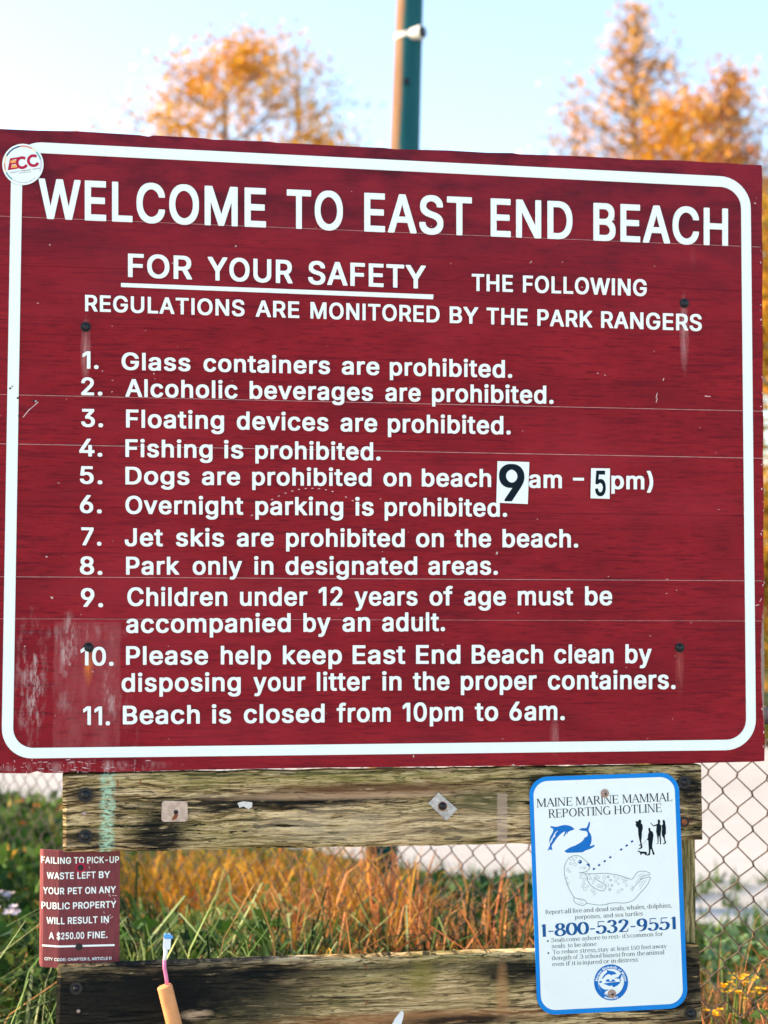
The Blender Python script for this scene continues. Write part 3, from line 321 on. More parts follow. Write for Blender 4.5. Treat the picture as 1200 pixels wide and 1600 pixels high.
# high-contrast serif lettering drawn with a nib: (advance, strokes)
def _arc(cx, cy, rx, ry, a0=0, a1=360, n=20):
    return [(cx + rx * math.cos(R(a0 + (a1 - a0) * i / n)), cy + ry * math.sin(R(a0 + (a1 - a0) * i / n))) for i in range(n + 1)]
def _cm(*p): return catmull(list(p), 5)
def stem(x, y0, y1, s='tb', thin=False):
    o = [('n' if thin else 'k', [(x, y0), (x, y1)])]
    if 'b' in s: o.append(('h', [(x - 9, y0 + 1), (x + 9, y0 + 1)]))
    if 't' in s: o.append(('h', [(x - 9, y1 - 1), (x + 9, y1 - 1)]))
    if 'l' in s: o.append(('h', [(x - 9, y1 - 2), (x, y1 - 1)]))
    return o
def H(x0, x1, y): return [('h', [(x0, y), (x1, y)])]
def K(*p): return [('k', list(p))]
def T(*p): return [('n', list(p))]
SERIF = {
 'A': (62, T((6, 0), (30, 72)) + K((30, 72), (56, 0)) + H(15, 45, 25) + H(-1, 14, 1) + H(46, 66, 1)),
 'M': (80, stem(10, 0, 72, 'tb', True) + K((12, 72), (40, 3)) + T((40, 3), (66, 72)) + stem(68, 0, 72)),
 'I': (24, stem(12, 0, 72)),
 'N': (66, stem(10, 0, 72, 'tb', True) + K((10, 72), (56, 0)) + stem(56, 0, 72, 't', True)),
 'E': (54, stem(13, 0, 72) + H(13, 48, 71) + H(13, 40, 37) + H(13, 50, 1) + T((48, 71), (48, 58)) + T((50, 1), (50, 15)) + T((40, 44), (40, 30))),
 'R': (60, stem(13, 0, 72) + [('k', [(13, 71), (28, 71)] + _arc(29, 54, 16, 17, 90, -90) + [(13, 37)])] + K((30, 37), (54, 0)) + H(50, 62, 1)),
 'L': (50, stem(13, 0, 72) + H(13, 46, 1) + T((46, 1), (46, 16))),
 'P': (55, stem(13, 0, 72) + [('k', [(13, 71), (28, 71)] + _arc(29, 53, 17, 18, 90, -90) + [(13, 35)])]),
 'O': (72, [('k', _arc(36, 36, 27, 35))]),
 'T': (60, stem(30, 0, 72, 'b') + H(4, 56, 71) + T((4, 71), (4, 56)) + T((56, 71), (56, 56))),
 'G': (70, [('k', _arc(36, 36, 27, 35, 48, 330))] + stem(58, 2, 32, 't')),
 'H': (70, stem(13, 0, 72) + stem(57, 0, 72) + H(13, 57, 37)),
 'S': (52, [('k', _cm((42, 56), (38, 68), (24, 72), (11, 64), (10, 52), (24, 41), (39, 31), (43, 18), (36, 4), (22, 0), (9, 5), (6, 17)))]),
 'a': (48, [('k', _cm((9, 40), (14, 48), (24, 50), (34, 46), (36, 36), (36, 12), (38, 2), (45, 1))), ('k', _cm((36, 30), (20, 27), (9, 19), (9, 7), (17, 0), (28, 3), (36, 12)))]),
 'b': (52, stem(11, 0, 76, 'l') + [('k', _arc(28, 25, 17, 24))]),
 'c': (46, [('k', _arc(27, 25, 20, 24, 45, 318))]),
 'd': (54, stem(42, 0, 76, 'lb') + [('k', _arc(25, 25, 17, 24))]),
 'e': (50, [('k', _arc(27, 25, 20, 24, 8, 318))] + H(8, 46, 28)),
 'f': (32, [('k', _cm((15, 0), (15, 50), (18, 69), (28, 75), (34, 69)))] + H(4, 30, 49) + H(6, 24, 1)),
 'g': (52, [('k', _arc(25, 27, 17, 22)), ('k', _cm((42, 50), (42, 0), (38, -16), (24, -21), (9, -16)))]),
 'h': (54, stem(11, 0, 76, 'lb') + [('k', _cm((11, 36), (20, 48), (34, 48), (40, 38), (40, 0)))] + H(31, 49, 1)),
 'i': (24, stem(12, 0, 50, 'lb') + [('k', [(12, 64), (12, 72)])]),
 'j': (24, [('k', _cm((13, 50), (13, -6), (8, -18), (0, -20))), ('k', [(13, 64), (13, 72)])]),
 'l': (24, stem(12, 0, 76, 'lb')),
 'm': (80, stem(11, 0, 50, 'lb') + [('k', _cm((11, 36), (20, 48), (32, 48), (38, 38), (38, 0))), ('k', _cm((38, 36), (48, 48), (60, 48), (66, 38), (66, 0)))] + H(29, 47, 1) + H(57, 75, 1)),
 'n': (54, stem(11, 0, 50, 'lb') + [('k', _cm((11, 36), (20, 48), (34, 48), (40, 38), (40, 0)))] + H(31, 49, 1)),
 'o': (54, [('k', _arc(27, 25, 20, 24))]),
 'p': (54, stem(11, -22, 50, 'lb') + [('k', _arc(28, 25, 17, 24))]),
 'r': (38, stem(11, 0, 50, 'lb') + [('k', _cm((11, 32), (18, 45), (28, 49), (34, 43)))]),
 's': (42, [('k', _cm((33, 40), (28, 48), (18, 50), (9, 43), (12, 32), (24, 25), (33, 18), (33, 7), (22, 0), (10, 2), (6, 12)))]),
 't': (34, [('k', _cm((15, 64), (15, 16), (18, 3), (28, 1), (32, 6)))] + H(4, 30, 49)),
 'u': (54, [('k', _cm((11, 50), (11, 14), (18, 2), (30, 2), (40, 14)))] + stem(40, 0, 50, 'lb') + H(3, 11, 49)),
 'v': (48, K((8, 50), (24, 0)) + T((24, 0), (40, 50)) + H(1, 17, 49) + H(33, 47, 49)),
 'w': (70, K((8, 50), (22, 0)) + T((22, 0), (35, 50)) + K((35, 50), (48, 0)) + T((48, 0), (62, 50)) + H(1, 17, 49) + H(55, 69, 49)),
 'y': (48, K((8, 50), (25, 2)) + T((41, 50), (20, -20), (8, -20)) + H(1, 17, 49) + H(33, 47, 49)),
 '0': (56, [('k', _arc(28, 35, 21, 34))]),
 '1': (36, stem(20, 0, 70, 'b') + T((7, 60), (20, 70))),
 '2': (56, [('k', _cm((9, 52), (14, 66), (27, 70), (42, 63), (43, 49), (30, 27), (9, 2)))] + [('k', [(9, 3), (46, 3)])] + T((46, 3), (49, 18))),
 '3': (54, [('k', _cm((9, 58), (16, 69), (28, 70), (39, 61), (38, 46), (22, 38))), ('k', _cm((22, 38), (38, 34), (44, 19), (36, 4), (21, 0), (9, 5), (7, 15)))]),
 '5': (54, [('k', [(12, 67), (42, 67)])] + T((12, 68), (11, 36)) + [('k', _cm((11, 36), (24, 44), (40, 38), (45, 22), (36, 4), (21, 0), (9, 5), (7, 15)))]),
 '8': (56, [('k', _arc(28, 53, 16, 16)), ('k', _arc(28, 18, 21, 18))]),
 '9': (56, [('k', _arc(27, 48, 18, 21)), ('k', _cm((45, 50), (44, 26), (34, 6), (14, 0)))]),
 '-': (34, H(5, 29, 27) + H(5, 29, 30)), ',': (20, K((9, 6), (9, -2), (6, -10))), '.': (20, K((9, 0), (9, 9))),
 '(': (28, [('k', _arc(28, 30, 16, 44, 130, 230))]), ')': (28, [('k', _arc(0, 30, 16, 44, 50, -50))]),
 "'": (14, K((7, 60), (7, 76))), ' ': (30, []), '@': (30, [('k', _arc(15, 24, 4.5, 5.5))]),
}
def serif(mb, text, x0, x1, y0, y1, cap, d, nib=(4.6, 1.7), lean=0.0, fn=None, m=0):
    u = 0; S = []
    for ch in text:
        w, st = SERIF[ch]
        for kind, pts in st: S.append((kind, [(x + u, y) for x, y in pts]))
        u += w
    xs = [x for _, p in S for x, _ in p]; a, b = min(xs), max(xs)
    k = cap / 72.0
    def f(x, y):
        t = (x - a) / (b - a)
        return P(x0 + (x1 - x0) * t - lean * y * k, y0 + (y1 - y0) * t - y * k, d)
    g = fn or f
    for i, (kind, pts) in enumerate(S):
        na, nb = {'k': nib, 'n': (1.9, 1.9), 'h': (1.7, 1.7)}[kind]
        add_stroke(mb, pts, g, d - 0.00001 * (i % 7), na, nb, m=m)

# ------------------------------------------------------------------ materials
class NT:
    def __init__(s, name):
        s.m = bpy.data.materials.new(name); s.m.use_nodes = True; s.t = s.m.node_tree; s.t.nodes.clear()
        s.out = s.t.nodes.new('ShaderNodeOutputMaterial')
        s.co = s.t.nodes.new('ShaderNodeTexCoord')
    def n(s, ty, **kw):
        x = s.t.nodes.new(ty)
        for k, v in kw.items():
            if k.startswith('_'): setattr(x, k[1:], v)
        return x
    def set(s, sock, v):
        if isinstance(v, bpy.types.NodeSocket): s.t.links.new(v, sock)
        elif v is not None:
            if isinstance(v, tuple) and len(v) == 3 and sock.type == 'RGBA': v = v + (1,)
            sock.default_value = v
    def map(s, scale, src='Object', loc=(0, 0, 0)):
        x = s.n('ShaderNodeMapping'); s.set(x.inputs['Vector'], s.co.outputs[src]); x.inputs['Scale'].default_value = scale; x.inputs['Location'].default_value = loc
        return x.outputs[0]
    def noise(s, scale, vec, detail=4, rough=0.55, dist=0.0):
        x = s.n('ShaderNodeTexNoise'); s.set(x.inputs['Vector'], vec); x.inputs['Scale'].default_value = scale
        x.inputs['Detail'].default_value = detail; x.inputs['Roughness'].default_value = rough; x.inputs['Distortion'].default_value = dist
        return x.outputs['Fac']
    def rng(s, v, a, b, c=0.0, d=1.0):
        x = s.n('ShaderNodeMapRange'); s.set(x.inputs['Value'], v)
        for k, q in zip(('From Min', 'From Max', 'To Min', 'To Max'), (a, b, c, d)): s.set(x.inputs[k], q)
        return x.outputs[0]
    def ramp(s, v, stops):
        x = s.n('ShaderNodeValToRGB'); s.set(x.inputs[0], v); e = x.color_ramp.elements
        while len(e) < len(stops): e.new(0.5)
        for q, (p, c) in zip(e, stops): q.position = p; q.color = tuple(c) + (1,)
        return x.outputs[0]
    def mix(s, f, a, b, blend='MIX'):
        x = s.n('ShaderNodeMix', _data_type='RGBA', _blend_type=blend)
        s.set(x.inputs[0], f); s.set(x.inputs[6], a); s.set(x.inputs[7], b)
        return x.outputs[2]
    def math(s, op, a, b=0.0, clamp=False):
        x = s.n('ShaderNodeMath', _operation=op, _use_clamp=clamp); s.set(x.inputs[0], a); s.set(x.inputs[1], b)
        return x.outputs[0]
    def spot(s, cx, cz, rx, rz, soft=0.4, wob=0.5, ns=40):
        """1 inside an ellipse of the board, 0 outside, with a ragged rim"""
        v = s.n('ShaderNodeVectorMath', _operation='SUBTRACT'); s.set(v.inputs[0], s.co.outputs['Object']); v.inputs[1].default_value = (cx, 0, cz)
        w = s.n('ShaderNodeVectorMath', _operation='MULTIPLY'); s.set(w.inputs[0], v.outputs[0]); w.inputs[1].default_value = (1 / rx, 0, 1 / rz)
        l = s.n('ShaderNodeVectorMath', _operation='LENGTH'); s.set(l.inputs[0], w.outputs[0])
        if not hasattr(s, 'cache'): s.cache = {}
        if ns not in s.cache: s.cache[ns] = s.math('SUBTRACT', s.noise(ns, s.map((1, 1, 3)), 4, 0.65), 0.5)
        q = s.math('ADD', l.outputs['Value'], s.math('MULTIPLY', s.cache[ns], wob * 2))
        return s.rng(q, 1 - soft, 1 + soft, 1, 0)
    def boxm(s, x0, x1, z0, z1, soft=0.004, wob=0.0, ns=60):
        sp = s.n('ShaderNodeSeparateXYZ'); s.set(sp.inputs[0], s.co.outputs['Object'])
        x, z = sp.outputs[0], sp.outputs[2]
        if wob:
            x = s.math('ADD', x, s.math('MULTIPLY', s.math('SUBTRACT', s.noise(ns, s.co.outputs['Object'], 4, .6), .5), wob))
        r = s.rng(x, x0 - soft, x0 + soft)
        for q in (s.rng(x, x1 - soft, x1 + soft, 1, 0), s.rng(z, z0 - soft, z0 + soft), s.rng(z, z1 - soft, z1 + soft, 1, 0)): r = s.math('MULTIPLY', r, q)
        return r
    def bsdf(s, col, rough=0.6, bump=None, bstr=0.3, bdist=0.002, metal=0.0, spec=0.4, sub=None):
        b = s.n('ShaderNodeBsdfPrincipled'); s.set(b.inputs['Base Color'], col); s.set(b.inputs['Roughness'], rough)
        b.inputs['Metallic'].default_value = metal; b.inputs['Specular IOR Level'].default_value = spec
        if bump is not None:
            x = s.n('ShaderNodeBump'); s.set(x.inputs['Height'], bump); x.inputs['Strength'].default_value = bstr; x.inputs['Distance'].default_value = bdist
            s.t.links.new(x.outputs[0], b.inputs['Normal'])
        s.b = b; s.t.links.new(b.outputs[0], s.out.inputs[0])
        return s.m
def plain(name, col, rough=0.5, var=0.12, ns=30, metal=0.0, spec=0.12):
    t = NT(name); c = tuple(col)
    v = t.noise(ns, t.co.outputs['Object'], 5, 0.6)
    dk = tuple(q * (1 - var) for q in c); lt = tuple(min(q * (1 + var), 0.95) for q in c)
    return t.bsdf(t.ramp(v, [(0.3, dk), (0.7, lt)]), rough, v, 0.08, 0.001, metal, spec)

M = {}
M['white'] = plain('white_vinyl', (0.79, 0.84, 0.81), 0.5, 0.02, 25)
M['print_white'] = plain('white_plate', (0.78, 0.83, 0.80), 0.4, 0.015, 12)
M['blue'] = plain('blue_print', (0.005, 0.21, 0.62), 0.4, 0.05)
M['navy'] = plain('navy_print', (0.008, 0.09, 0.27), 0.45, 0.05)
M['fig_blue'] = plain('figure_blue_print', (0.006, 0.145, 0.48), 0.45, 0.05)
M['black'] = plain('black_print', (0.006, 0.013, 0.020), 0.6, 0.1, spec=.05)
M['grey_line'] = plain('grey_line_print', (0.16, 0.22, 0.24), 0.5, 0.1)
M['grey_text'] = plain('dark_text_print', (0.045, 0.06, 0.075), 0.5, 0.1)
M['ecc_red'] = plain('sticker_red', (0.42, 0.012, 0.05), 0.4, 0.05)
M['ecc_orange'] = plain('sticker_orange', (0.85, 0.36, 0.09), 0.4, 0.05)
M['ecc_teal'] = plain('sticker_teal', (0.1, 0.36, 0.36), 0.4, 0.05)
M['ecc_navy'] = plain('sticker_navy', (0.01, 0.07, 0.15), 0.4, 0.05)
M['ecc_pink'] = plain('sticker_pink', (0.68, 0.25, 0.2), 0.4, 0.05)
M['ecc_yellow'] = plain('sticker_yellow', (0.85, 0.65, 0.35), 0.4, 0.05)
M['ecc_lilac'] = plain('sticker_lilac', (0.6, 0.55, 0.62), 0.4, 0.05)
M['bolt'] = plain('dark_bolt', (0.004, 0.005, 0.008), 0.35, 0.3, 200, 0.0, 0.35)
M['steel'] = plain('weathered_steel', (0.42, 0.40, 0.38), 0.45, 0.35, 120, 0.35)
M['rust'] = plain('rust', (0.22, 0.07, 0.03), 0.8, 0.4, 200)
M['screw'] = plain('bronze_screw', (0.36, 0.26, 0.22), 0.35, 0.3, 250, 0.5)

def red_paint():
    t = NT('red_sign_paint')
    g = t.noise(1, t.map((22, 10, 260)), 5, 0.6)            # fine horizontal wood grain under the paint
    blotch = t.noise(6, t.map((1, 1, 1.8)), 5, 0.6)
    fine = t.noise(260, t.co.outputs['Object'], 3, 0.7)
    c = t.ramp(blotch, [(0.30, (0.185, 0.0105, 0.0155)), (0.5, (0.245, 0.0120, 0.0175)), (0.72, (0.30, 0.0165, 0.022))])
    c = t.mix(t.rng(g, 0.36, 0.47, 0.72, 0), c, (0.085, 0.006, 0.012))
    g3 = t.noise(1, t.map((5, 10, 120), loc=(2, 0, 5)), 4, 0.6)
    c = t.mix(t.rng(g3, 0.56, 0.60, 0, 0.55), c, (0.10, 0.007, 0.014))
    c = t.mix(t.rng(g, 0.58, 0.75, 0, 0.28), c, (0.42, 0.025, 0.035))
    c = t.mix(t.rng(fine, 0.38, 0.62, 0.32, 0), c, (0.12, 0.01, 0.02))
    pat = t.noise(1, t.map((1.6, 1, 5.5), loc=(9, 0, 4)), 5, .6)
    c = t.mix(t.rng(pat, .50, .66, 0, .5), c, (.30, .022, .032)); c = t.mix(t.rng(pat, .46, .34, 0, .3), c, (.10, .008, .014))
    sp = t.n('ShaderNodeSeparateXYZ'); t.set(sp.inputs[0], t.co.outputs['Object'])
    top = t.rng(sp.outputs[2], P(600, 520)[1], P(600, 240)[1])
    c = t.mix(t.math('MULTIPLY', top, 0.65), c, (0.19, 0.018, 0.033))                # weathered paler purple upper boards
    smx = t.rng(t.noise(5.5, t.map((1, 1, 2.4), loc=(3, 0, 1)), 5, 0.6), 0.45, 0.62)
    c = t.mix(t.math('MULTIPLY', t.math('MULTIPLY', smx, top), 0.85), c, (0.05, 0.010, 0.018))   # sooty smears near the top
    # whitish scuffs where a poster was torn off, lower left
    zx, zz = P(110, 1080)
    strip = t.noise(1, t.map((60, 1, 16)), 6, 0.75)
    for (x, y, rx, ry, st) in ((48, 1065, 20, 80, .6), (100, 1050, 14, 60, .45), (174, 1080, 12, 36, 1.0), (120, 990, 60, 12, .35), (54, 1075, 7, 50, 1.0), (108, 1005, 10, 40, .8), (135, 1198, 110, 8, .6), (108, 1020, 9, 30, .6), (205, 1130, 10, 40, .2)):
        cx, cz = P(x, y); k = 0.00128
        mk = t.math('MULTIPLY', t.spot(cx, cz, rx * k, ry * k, 0.35, 0.5, 30), t.rng(strip, 0.48, 0.66, 0, st))
        c = t.mix(mk, c, (0.52, 0.40, 0.38))
    x0, z1 = P(85, 972); x1, z0 = P(187, 1168)
    c = t.mix(t.math('MULTIPLY', t.boxm(x0, x1, z0, z1, 0.002, 0.010), t.rng(t.noise(1, t.map((25, 1, 9)), 5, .7), .35, .65, .05, .42)), c, (0.36, 0.12, 0.12))
    x0, z1 = P(132, 972); x1, z0 = P(186, 1168)
    # streaks under the bolts
    for (x, y, h, st, col) in ((134, 548, 34, .5, (.6, .38, .36)), (1069, 520, 42, .55, (.62, .42, .40)), (138, 1040, 20, .8, (.75, .22, .04)), (1062, 1042, 30, .35, (.55, .2, .16)), (867, 1150, 20, .4, (.6, .35, .33)), (1083, 400, 16, .08, (.5, .2, .2))):
        cx, cz = P(x, y)
        c = t.mix(t.math('MULTIPLY', t.spot(cx, cz, 0.0065, h * 0.00128, 0.7, 0.5, 60), t.rng(t.noise(1, t.map((260, 1, 20)), 4, .7), .35, .65, st * .1, st)), c, col)
    # small chips
    chips = t.rng(t.noise(55, t.map((1, 1, 1.4)), 2, 0.5), 0.745, 0.765)
    c = t.mix(t.math('MULTIPLY', chips, 0.8), c, (0.62, 0.5, 0.46))
    # raw timber at the worn right edge and dark rubbed top edge
    cx, cz = P(1195, 1045)
    c = t.mix(t.math('MULTIPLY', t.spot(cx, cz, 0.008, 0.12, 0.12, 0.25, 30), 0.85), c, (0.30, 0.22, 0.18))
    return t.bsdf(c, t.rng(blotch, .3, .7, .42, .62), t.math('ADD', t.math('MULTIPLY', g, 1.0), t.math('MULTIPLY', fine, 0.35)), 0.3, 0.0015, spec=0.06)
M['red'] = red_paint()
M['red_small'] = None
def red_small():
    t = NT('small_sign_red_paint')
    g = t.noise(1, t.map((520, 10, 30)), 5, 0.6); f = t.noise(320, t.co.outputs['Object'], 3, .7)
    c = t.ramp(g, [(.3, (.10, .012, .02)), (.55, (.16, .02, .028)), (.8, (.22, .035, .045))])
    c = t.mix(t.rng(f, .72, .76, 0, .8), c, (.7, .6, .55))
    return t.bsdf(c, .6, g, .3, .001)
M['red_small'] = red_small()
M['seam'] = plain('pale_primer', (0.62, 0.42, 0.42), 0.8, 0.3, 60)
M['seam_dark'] = plain('dark_joint', (0.07, 0.008, 0.014), 0.8, 0.3, 60)
M['ply'] = plain('raw_board_edge', (0.26, 0.20, 0.16), 0.85, 0.4, 90)

def timber(name, horiz=True, stains=(), tint=None, dark=0.0):
    t = NT(name)
    sc = (7, 25, 165) if horiz else (165, 25, 7)
    warp = t.noise(5, t.map((1, 1, 3) if horiz else (3, 1, 1)), 3, .5)
    wv = t.n('ShaderNodeVectorMath', _operation='ADD'); t.set(wv.inputs[0], t.map(sc))
    cmb = t.n('ShaderNodeCombineXYZ'); t.set(cmb.inputs['Z' if horiz else 'X'], t.math('MULTIPLY', warp, 9.0)); t.set(wv.inputs[1], cmb.outputs[0])
    g = t.noise(1, wv.outputs[0], 5, 0.58)
    sc2 = (22, 25, 420) if horiz else (420, 25, 22)
    g2 = t.noise(1, t.map(sc2), 5, 0.7)
    big = t.noise(1, t.map((3.2, 1, 11) if horiz else (11, 1, 3.2)), 5, .6)
    mid = t.noise(1, t.map((17, 4, 125) if horiz else (125, 4, 17)), 5, .62)
    c = t.ramp(g, [(.38, (.024, .016, .010)), (.43, (.15, .095, .048)), (.47, (.43, .30, .165)), (.59, (.74, .57, .37))])
    c = t.mix(t.rng(g2, .40, .5, .85, 0), c, (.06, .042, .028))
    c = t.mix(t.rng(g2, .60, .74, 0, .35), c, (.62, .56, .46))
    c = t.mix(t.rng(big, .46, .64, 0, .6), c, t.mix(t.rng(mid, .35, .6), (.09, .08, .035), (.36, .32, .13)))   # greenish algae
    # black mould following the grain
    mould = t.math('MULTIPLY', t.rng(mid, .585, .60), t.rng(big, .36, .56, .35, 1))
    fine = t.noise(1, t.map((45, 4, 300) if horiz else (300, 4, 45), loc=(1, 2, 3)), 4, .6)
    c = t.mix(t.rng(fine, .57, .62, 0, .8), c, (.035, .024, .016))
    c = t.mix(t.math('MULTIPLY', mould, .95), c, (.009, .011, .012))
    crack = t.rng(t.noise(1, t.map((5, 1, 120) if horiz else (120, 1, 5), loc=(7, 0, 3)), 5, .6), .595, .612)
    c = t.mix(t.math('MULTIPLY', crack, .9), c, (.012, .012, .014))
    for (x, y, rx, ry, st, col, thr) in stains:
        cx, cz = P(x, y); k = 0.00128
        mk = t.math('MULTIPLY', t.spot(cx, cz, rx * k, ry * k, .45, .45, 22), t.rng(mid if horiz else g, thr - .05, thr + .05, 0, st))
        c = t.mix(mk, c, col)
    c = t.mix(1.0, c, (1.0, .95, .80), 'MULTIPLY')
    h = t.math('ADD', t.math('MULTIPLY', g, 1.0), t.math('MULTIPLY', g2, .5))
    h = t.math('SUBTRACT', h, t.math('MULTIPLY', crack, .7))
    t.c = c; t.h = h
    return t
DK = (.009, .011, .013)
t = timber('weathered_rail_timber', True, stains=(
    (250, 1305, 42, 36, .95, DK, .40), (190, 1270, 40, 40, .7, DK, .54), (310, 1258, 90, 12, .85, DK, .44), (135, 1243, 26, 12, .8, DK, .4), (135, 1309, 28, 12, .85, DK, .4),
    (470, 1250, 160, 11, .95, DK, .38), (580, 1232, 170, 9, .9, (.12, .06, .035), .34), (560, 1243, 190, 5, .6, (.60, .40, .28), .40), (500, 1215, 330, 12, .4, (.24, .23, .07), .44),
    (760, 1252, 55, 18, .8, (.06, .065, .03), .38), (860, 1220, 60, 14, .8, DK, .45), (1078, 1232, 22, 26, .95, DK, .38), (1085, 1275, 16, 45, .75, DK, .46), (1060, 1283, 18, 9, .7, (.30, .05, .04), .4),
    (640, 1290, 190, 26, .3, (.62, .48, .34), .42), (500, 1290, 90, 22, .35, (.62, .52, .38), .44)))
x0, z1 = P(777, 1240); x1, z0 = P(793, 1322)
c = t.mix(t.math('MULTIPLY', t.boxm(x0, x1, z0, z1, .0015, .004), .5), t.c, (.50, .36, .28))
x0, z1 = P(158, 1205); x1, z0 = P(177, 1335)
gm = t.math('MULTIPLY', t.boxm(x0, x1, z0, z1, .004, .02, 45), t.rng(t.noise(1, t.map((90, 1, 230)), 5, .7), .42, .56))
c = t.mix(t.math('MULTIPLY', gm, .9), c, (.42, .66, .46))
M['rail_up'] = t.bsdf(c, .85, t.h, .9, .004, spec=.03)
t = timber('dark_rail_timber', True, stains=(
    (180, 1570, 230, 70, .97, DK, .30), (330, 1540, 180, 34, .9, DK, .36), (420, 1580, 60, 30, .75, (.03, .03, .025), .42), (560, 1515, 260, 8, .75, DK, .42),
    (800, 1518, 60, 20, .95, DK, .34), (1060, 1530, 60, 70, .93, DK, .34), (620, 1560, 160, 50, .3, (.42, .33, .17), .45), (700, 1565, 70, 30, .35, (.52, .36, .2), .44), (785, 1560, 9, 50, .6, (.46, .25, .13), .38), (640, 1592, 200, 10, .8, (.34, .16, .08), .3), (720, 1595, 90, 9, .9, DK, .4),
    (306, 1586, 20, 7, .9, (.55, .40, .30), .46), (660, 1530, 20, 24, .6, (.22, .19, .05), .34)))
M['rail_low'] = t.bsdf(t.c, .85, t.h, .9, .004, spec=.03)
t = timber('post_timber', False)
M['post'] = t.bsdf(t.mix(.45, t.c, (.20, .19, .07)), .85, t.h, .9, .004, spec=.03)

def leafmat(name, rough=.55, trans=.35):
    t = NT(name)
    a = t.n('ShaderNodeAttribute', _attribute_name='tint')
    d = t.n('ShaderNodeBsdfPrincipled'); t.set(d.inputs['Base Color'], a.outputs['Color']); d.inputs['Roughness'].default_value = rough; d.inputs['Specular IOR Level'].default_value = .08
    tr = t.n('ShaderNodeBsdfTranslucent'); t.set(tr.inputs['Color'], a.outputs['Color'])
    mx = t.n('ShaderNodeMixShader'); mx.inputs[0].default_value = trans
    t.t.links.new(d.outputs[0], mx.inputs[1]); t.t.links.new(tr.outputs[0], mx.inputs[2]); t.t.links.new(mx.outputs[0], t.out.inputs[0])
    return t.m
M['leaf'] = leafmat('leaf', .6, .28); M['grass'] = leafmat('grass_blade', .55, .22)
def bark():
    t = NT('bark'); n = t.noise(1, t.map((40, 40, 8)), 6, .65)
    return t.bsdf(t.ramp(n, [(.3, (.04, .03, .025)), (.6, (.14, .11, .09))]), .9, n, .8, .01)
M['bark'] = bark()
def asphalt():
    t = NT('pale_paving'); n = t.noise(.6, t.co.outputs['Object'], 4, .6); f = t.noise(55, t.co.outputs['Object'], 5, .75); m = t.noise(5, t.co.outputs['Object'], 5, .7)
    c = t.ramp(n, [(.3, (.38, .365, .35)), (.7, (.45, .435, .42))])
    c = t.mix(t.rng(f, .36, .48, .5, 0), c, (.22, .22, .225)); c = t.mix(t.rng(m, .35, .5, .25, 0), c, (.27, .27, .275))
    sp = t.n('ShaderNodeSeparateXYZ'); t.set(sp.inputs[0], t.co.outputs['Object'])
    return t.bsdf(c, .85, f, .4, .01, spec=.2)
M['paving'] = asphalt()
def soil():
    t = NT('turf_soil'); n = t.noise(1.3, t.co.outputs['Object'], 6, .65); f = t.noise(30, t.co.outputs['Object'], 5, .7)
    c = t.ramp(n, [(.3, (.035, .045, .015)), (.5, (.055, .075, .02)), (.7, (.11, .10, .035))])
    c = t.mix(t.rng(f, .3, .6, .5, 0), c, (.02, .018, .01))
    return t.bsdf(c, .95, f, .8, .03, spec=.1)
M['soil'] = soil()
def bounce_ground_mat():  # pale surface of the added ground that throws light back on the sign
    t = NT('pale_bounce_ground'); n = t.noise(.8, t.co.outputs['Object'], 5, .6); f = t.noise(90, t.co.outputs['Object'], 4, .75)
    c = t.ramp(n, [(.3, (.50, .48, .43)), (.7, (.60, .58, .52))])
    return t.bsdf(t.mix(t.rng(f, .35, .5, .4, 0), c, (.25, .24, .22)), .9, f, .4, .008, spec=.2)
M['front'] = bounce_ground_mat()
rnd = random.Random(7)
# ================================================================== the setting
g = MB(); n = 40
def gz(x, y): return 0.0
g.add([(-400, -200, 0), (400, -200, 0), (400, 900, 0), (-400, 900, 0)], [(0, 1, 2, 3)])
ground = tag(g.build('ground', M['soil']), kind='structure')
pa, pb = on_ground(0, 1243), on_ground(1150, 1450)
dd = (pb - pa) / (pb - pa).length
def path_edge(x): return pa.y + (x - pa.x) * dd.y / dd.x
path = MB()
N = 60; xs = [-28 + 60 * i / N for i in range(N + 1)]
V = []
for x in xs:
    y0 = max(path_edge(x), 2.0) if x < 6 else path_edge(6)
    V.append((x, min(y0 + 0.12 * math.sin(x * 2.1) + 0.07 * math.sin(x * 5.3), 15.0), .004)); V.append((x, 15.6 + 0.15 * math.sin(x), .004))
path.add(V, [(2 * i, 2 * i + 2, 2 * i + 3, 2 * i + 1) for i in range(N)])
tag(path.build('parking_area', M['paving']), kind='structure')
fp_ = MB(); N = 40
V = []
for i in range(N + 1):
    x = -20 + 40 * i / N; V.append((x, -14, .004)); V.append((x, 2.55 + .06 * math.sin(x * 3.1) + .04 * math.sin(x * 8.3) + x * .15, .004))
fp_.add(V, [(2 * i, 2 * i + 2, 2 * i + 3, 2 * i + 1) for i in range(N)])
tag(fp_.build('added_bounce_ground', M['front']), kind='structure')  # unseen pale ground, added to bounce sunlight onto the sign face
# a low wooded rise far behind
V, F = [], []; nx = 90
for j, (yy, zz) in enumerate(((70, 0.0), (95, 3.5), (130, 6.5), (200, 6.0))):
    for i in range(nx):
        x = -150 + 300 * i / (nx - 1)
        V.append((x, yy + 6 * noise.noise((x * .05, j, 0)), zz * (1 + .35 * noise.noise((x * .06, j * 3.1, 5))) - .02))
for j in range(3):
    for i in range(nx - 1): a = j * nx + i; F.append((a, a + 1, a + 1 + nx, a + nx))
t = NT('wooded_hill'); nn = t.noise(.35, t.co.outputs['Object'], 6, .7)
tag(link_mesh('hill', V, F, t.bsdf(t.ramp(nn, [(.35, (.03, .045, .015)), (.55, (.12, .07, .02)), (.7, (.22, .10, .02))]), .95, nn, 1, .6), smooth=True), kind='structure')

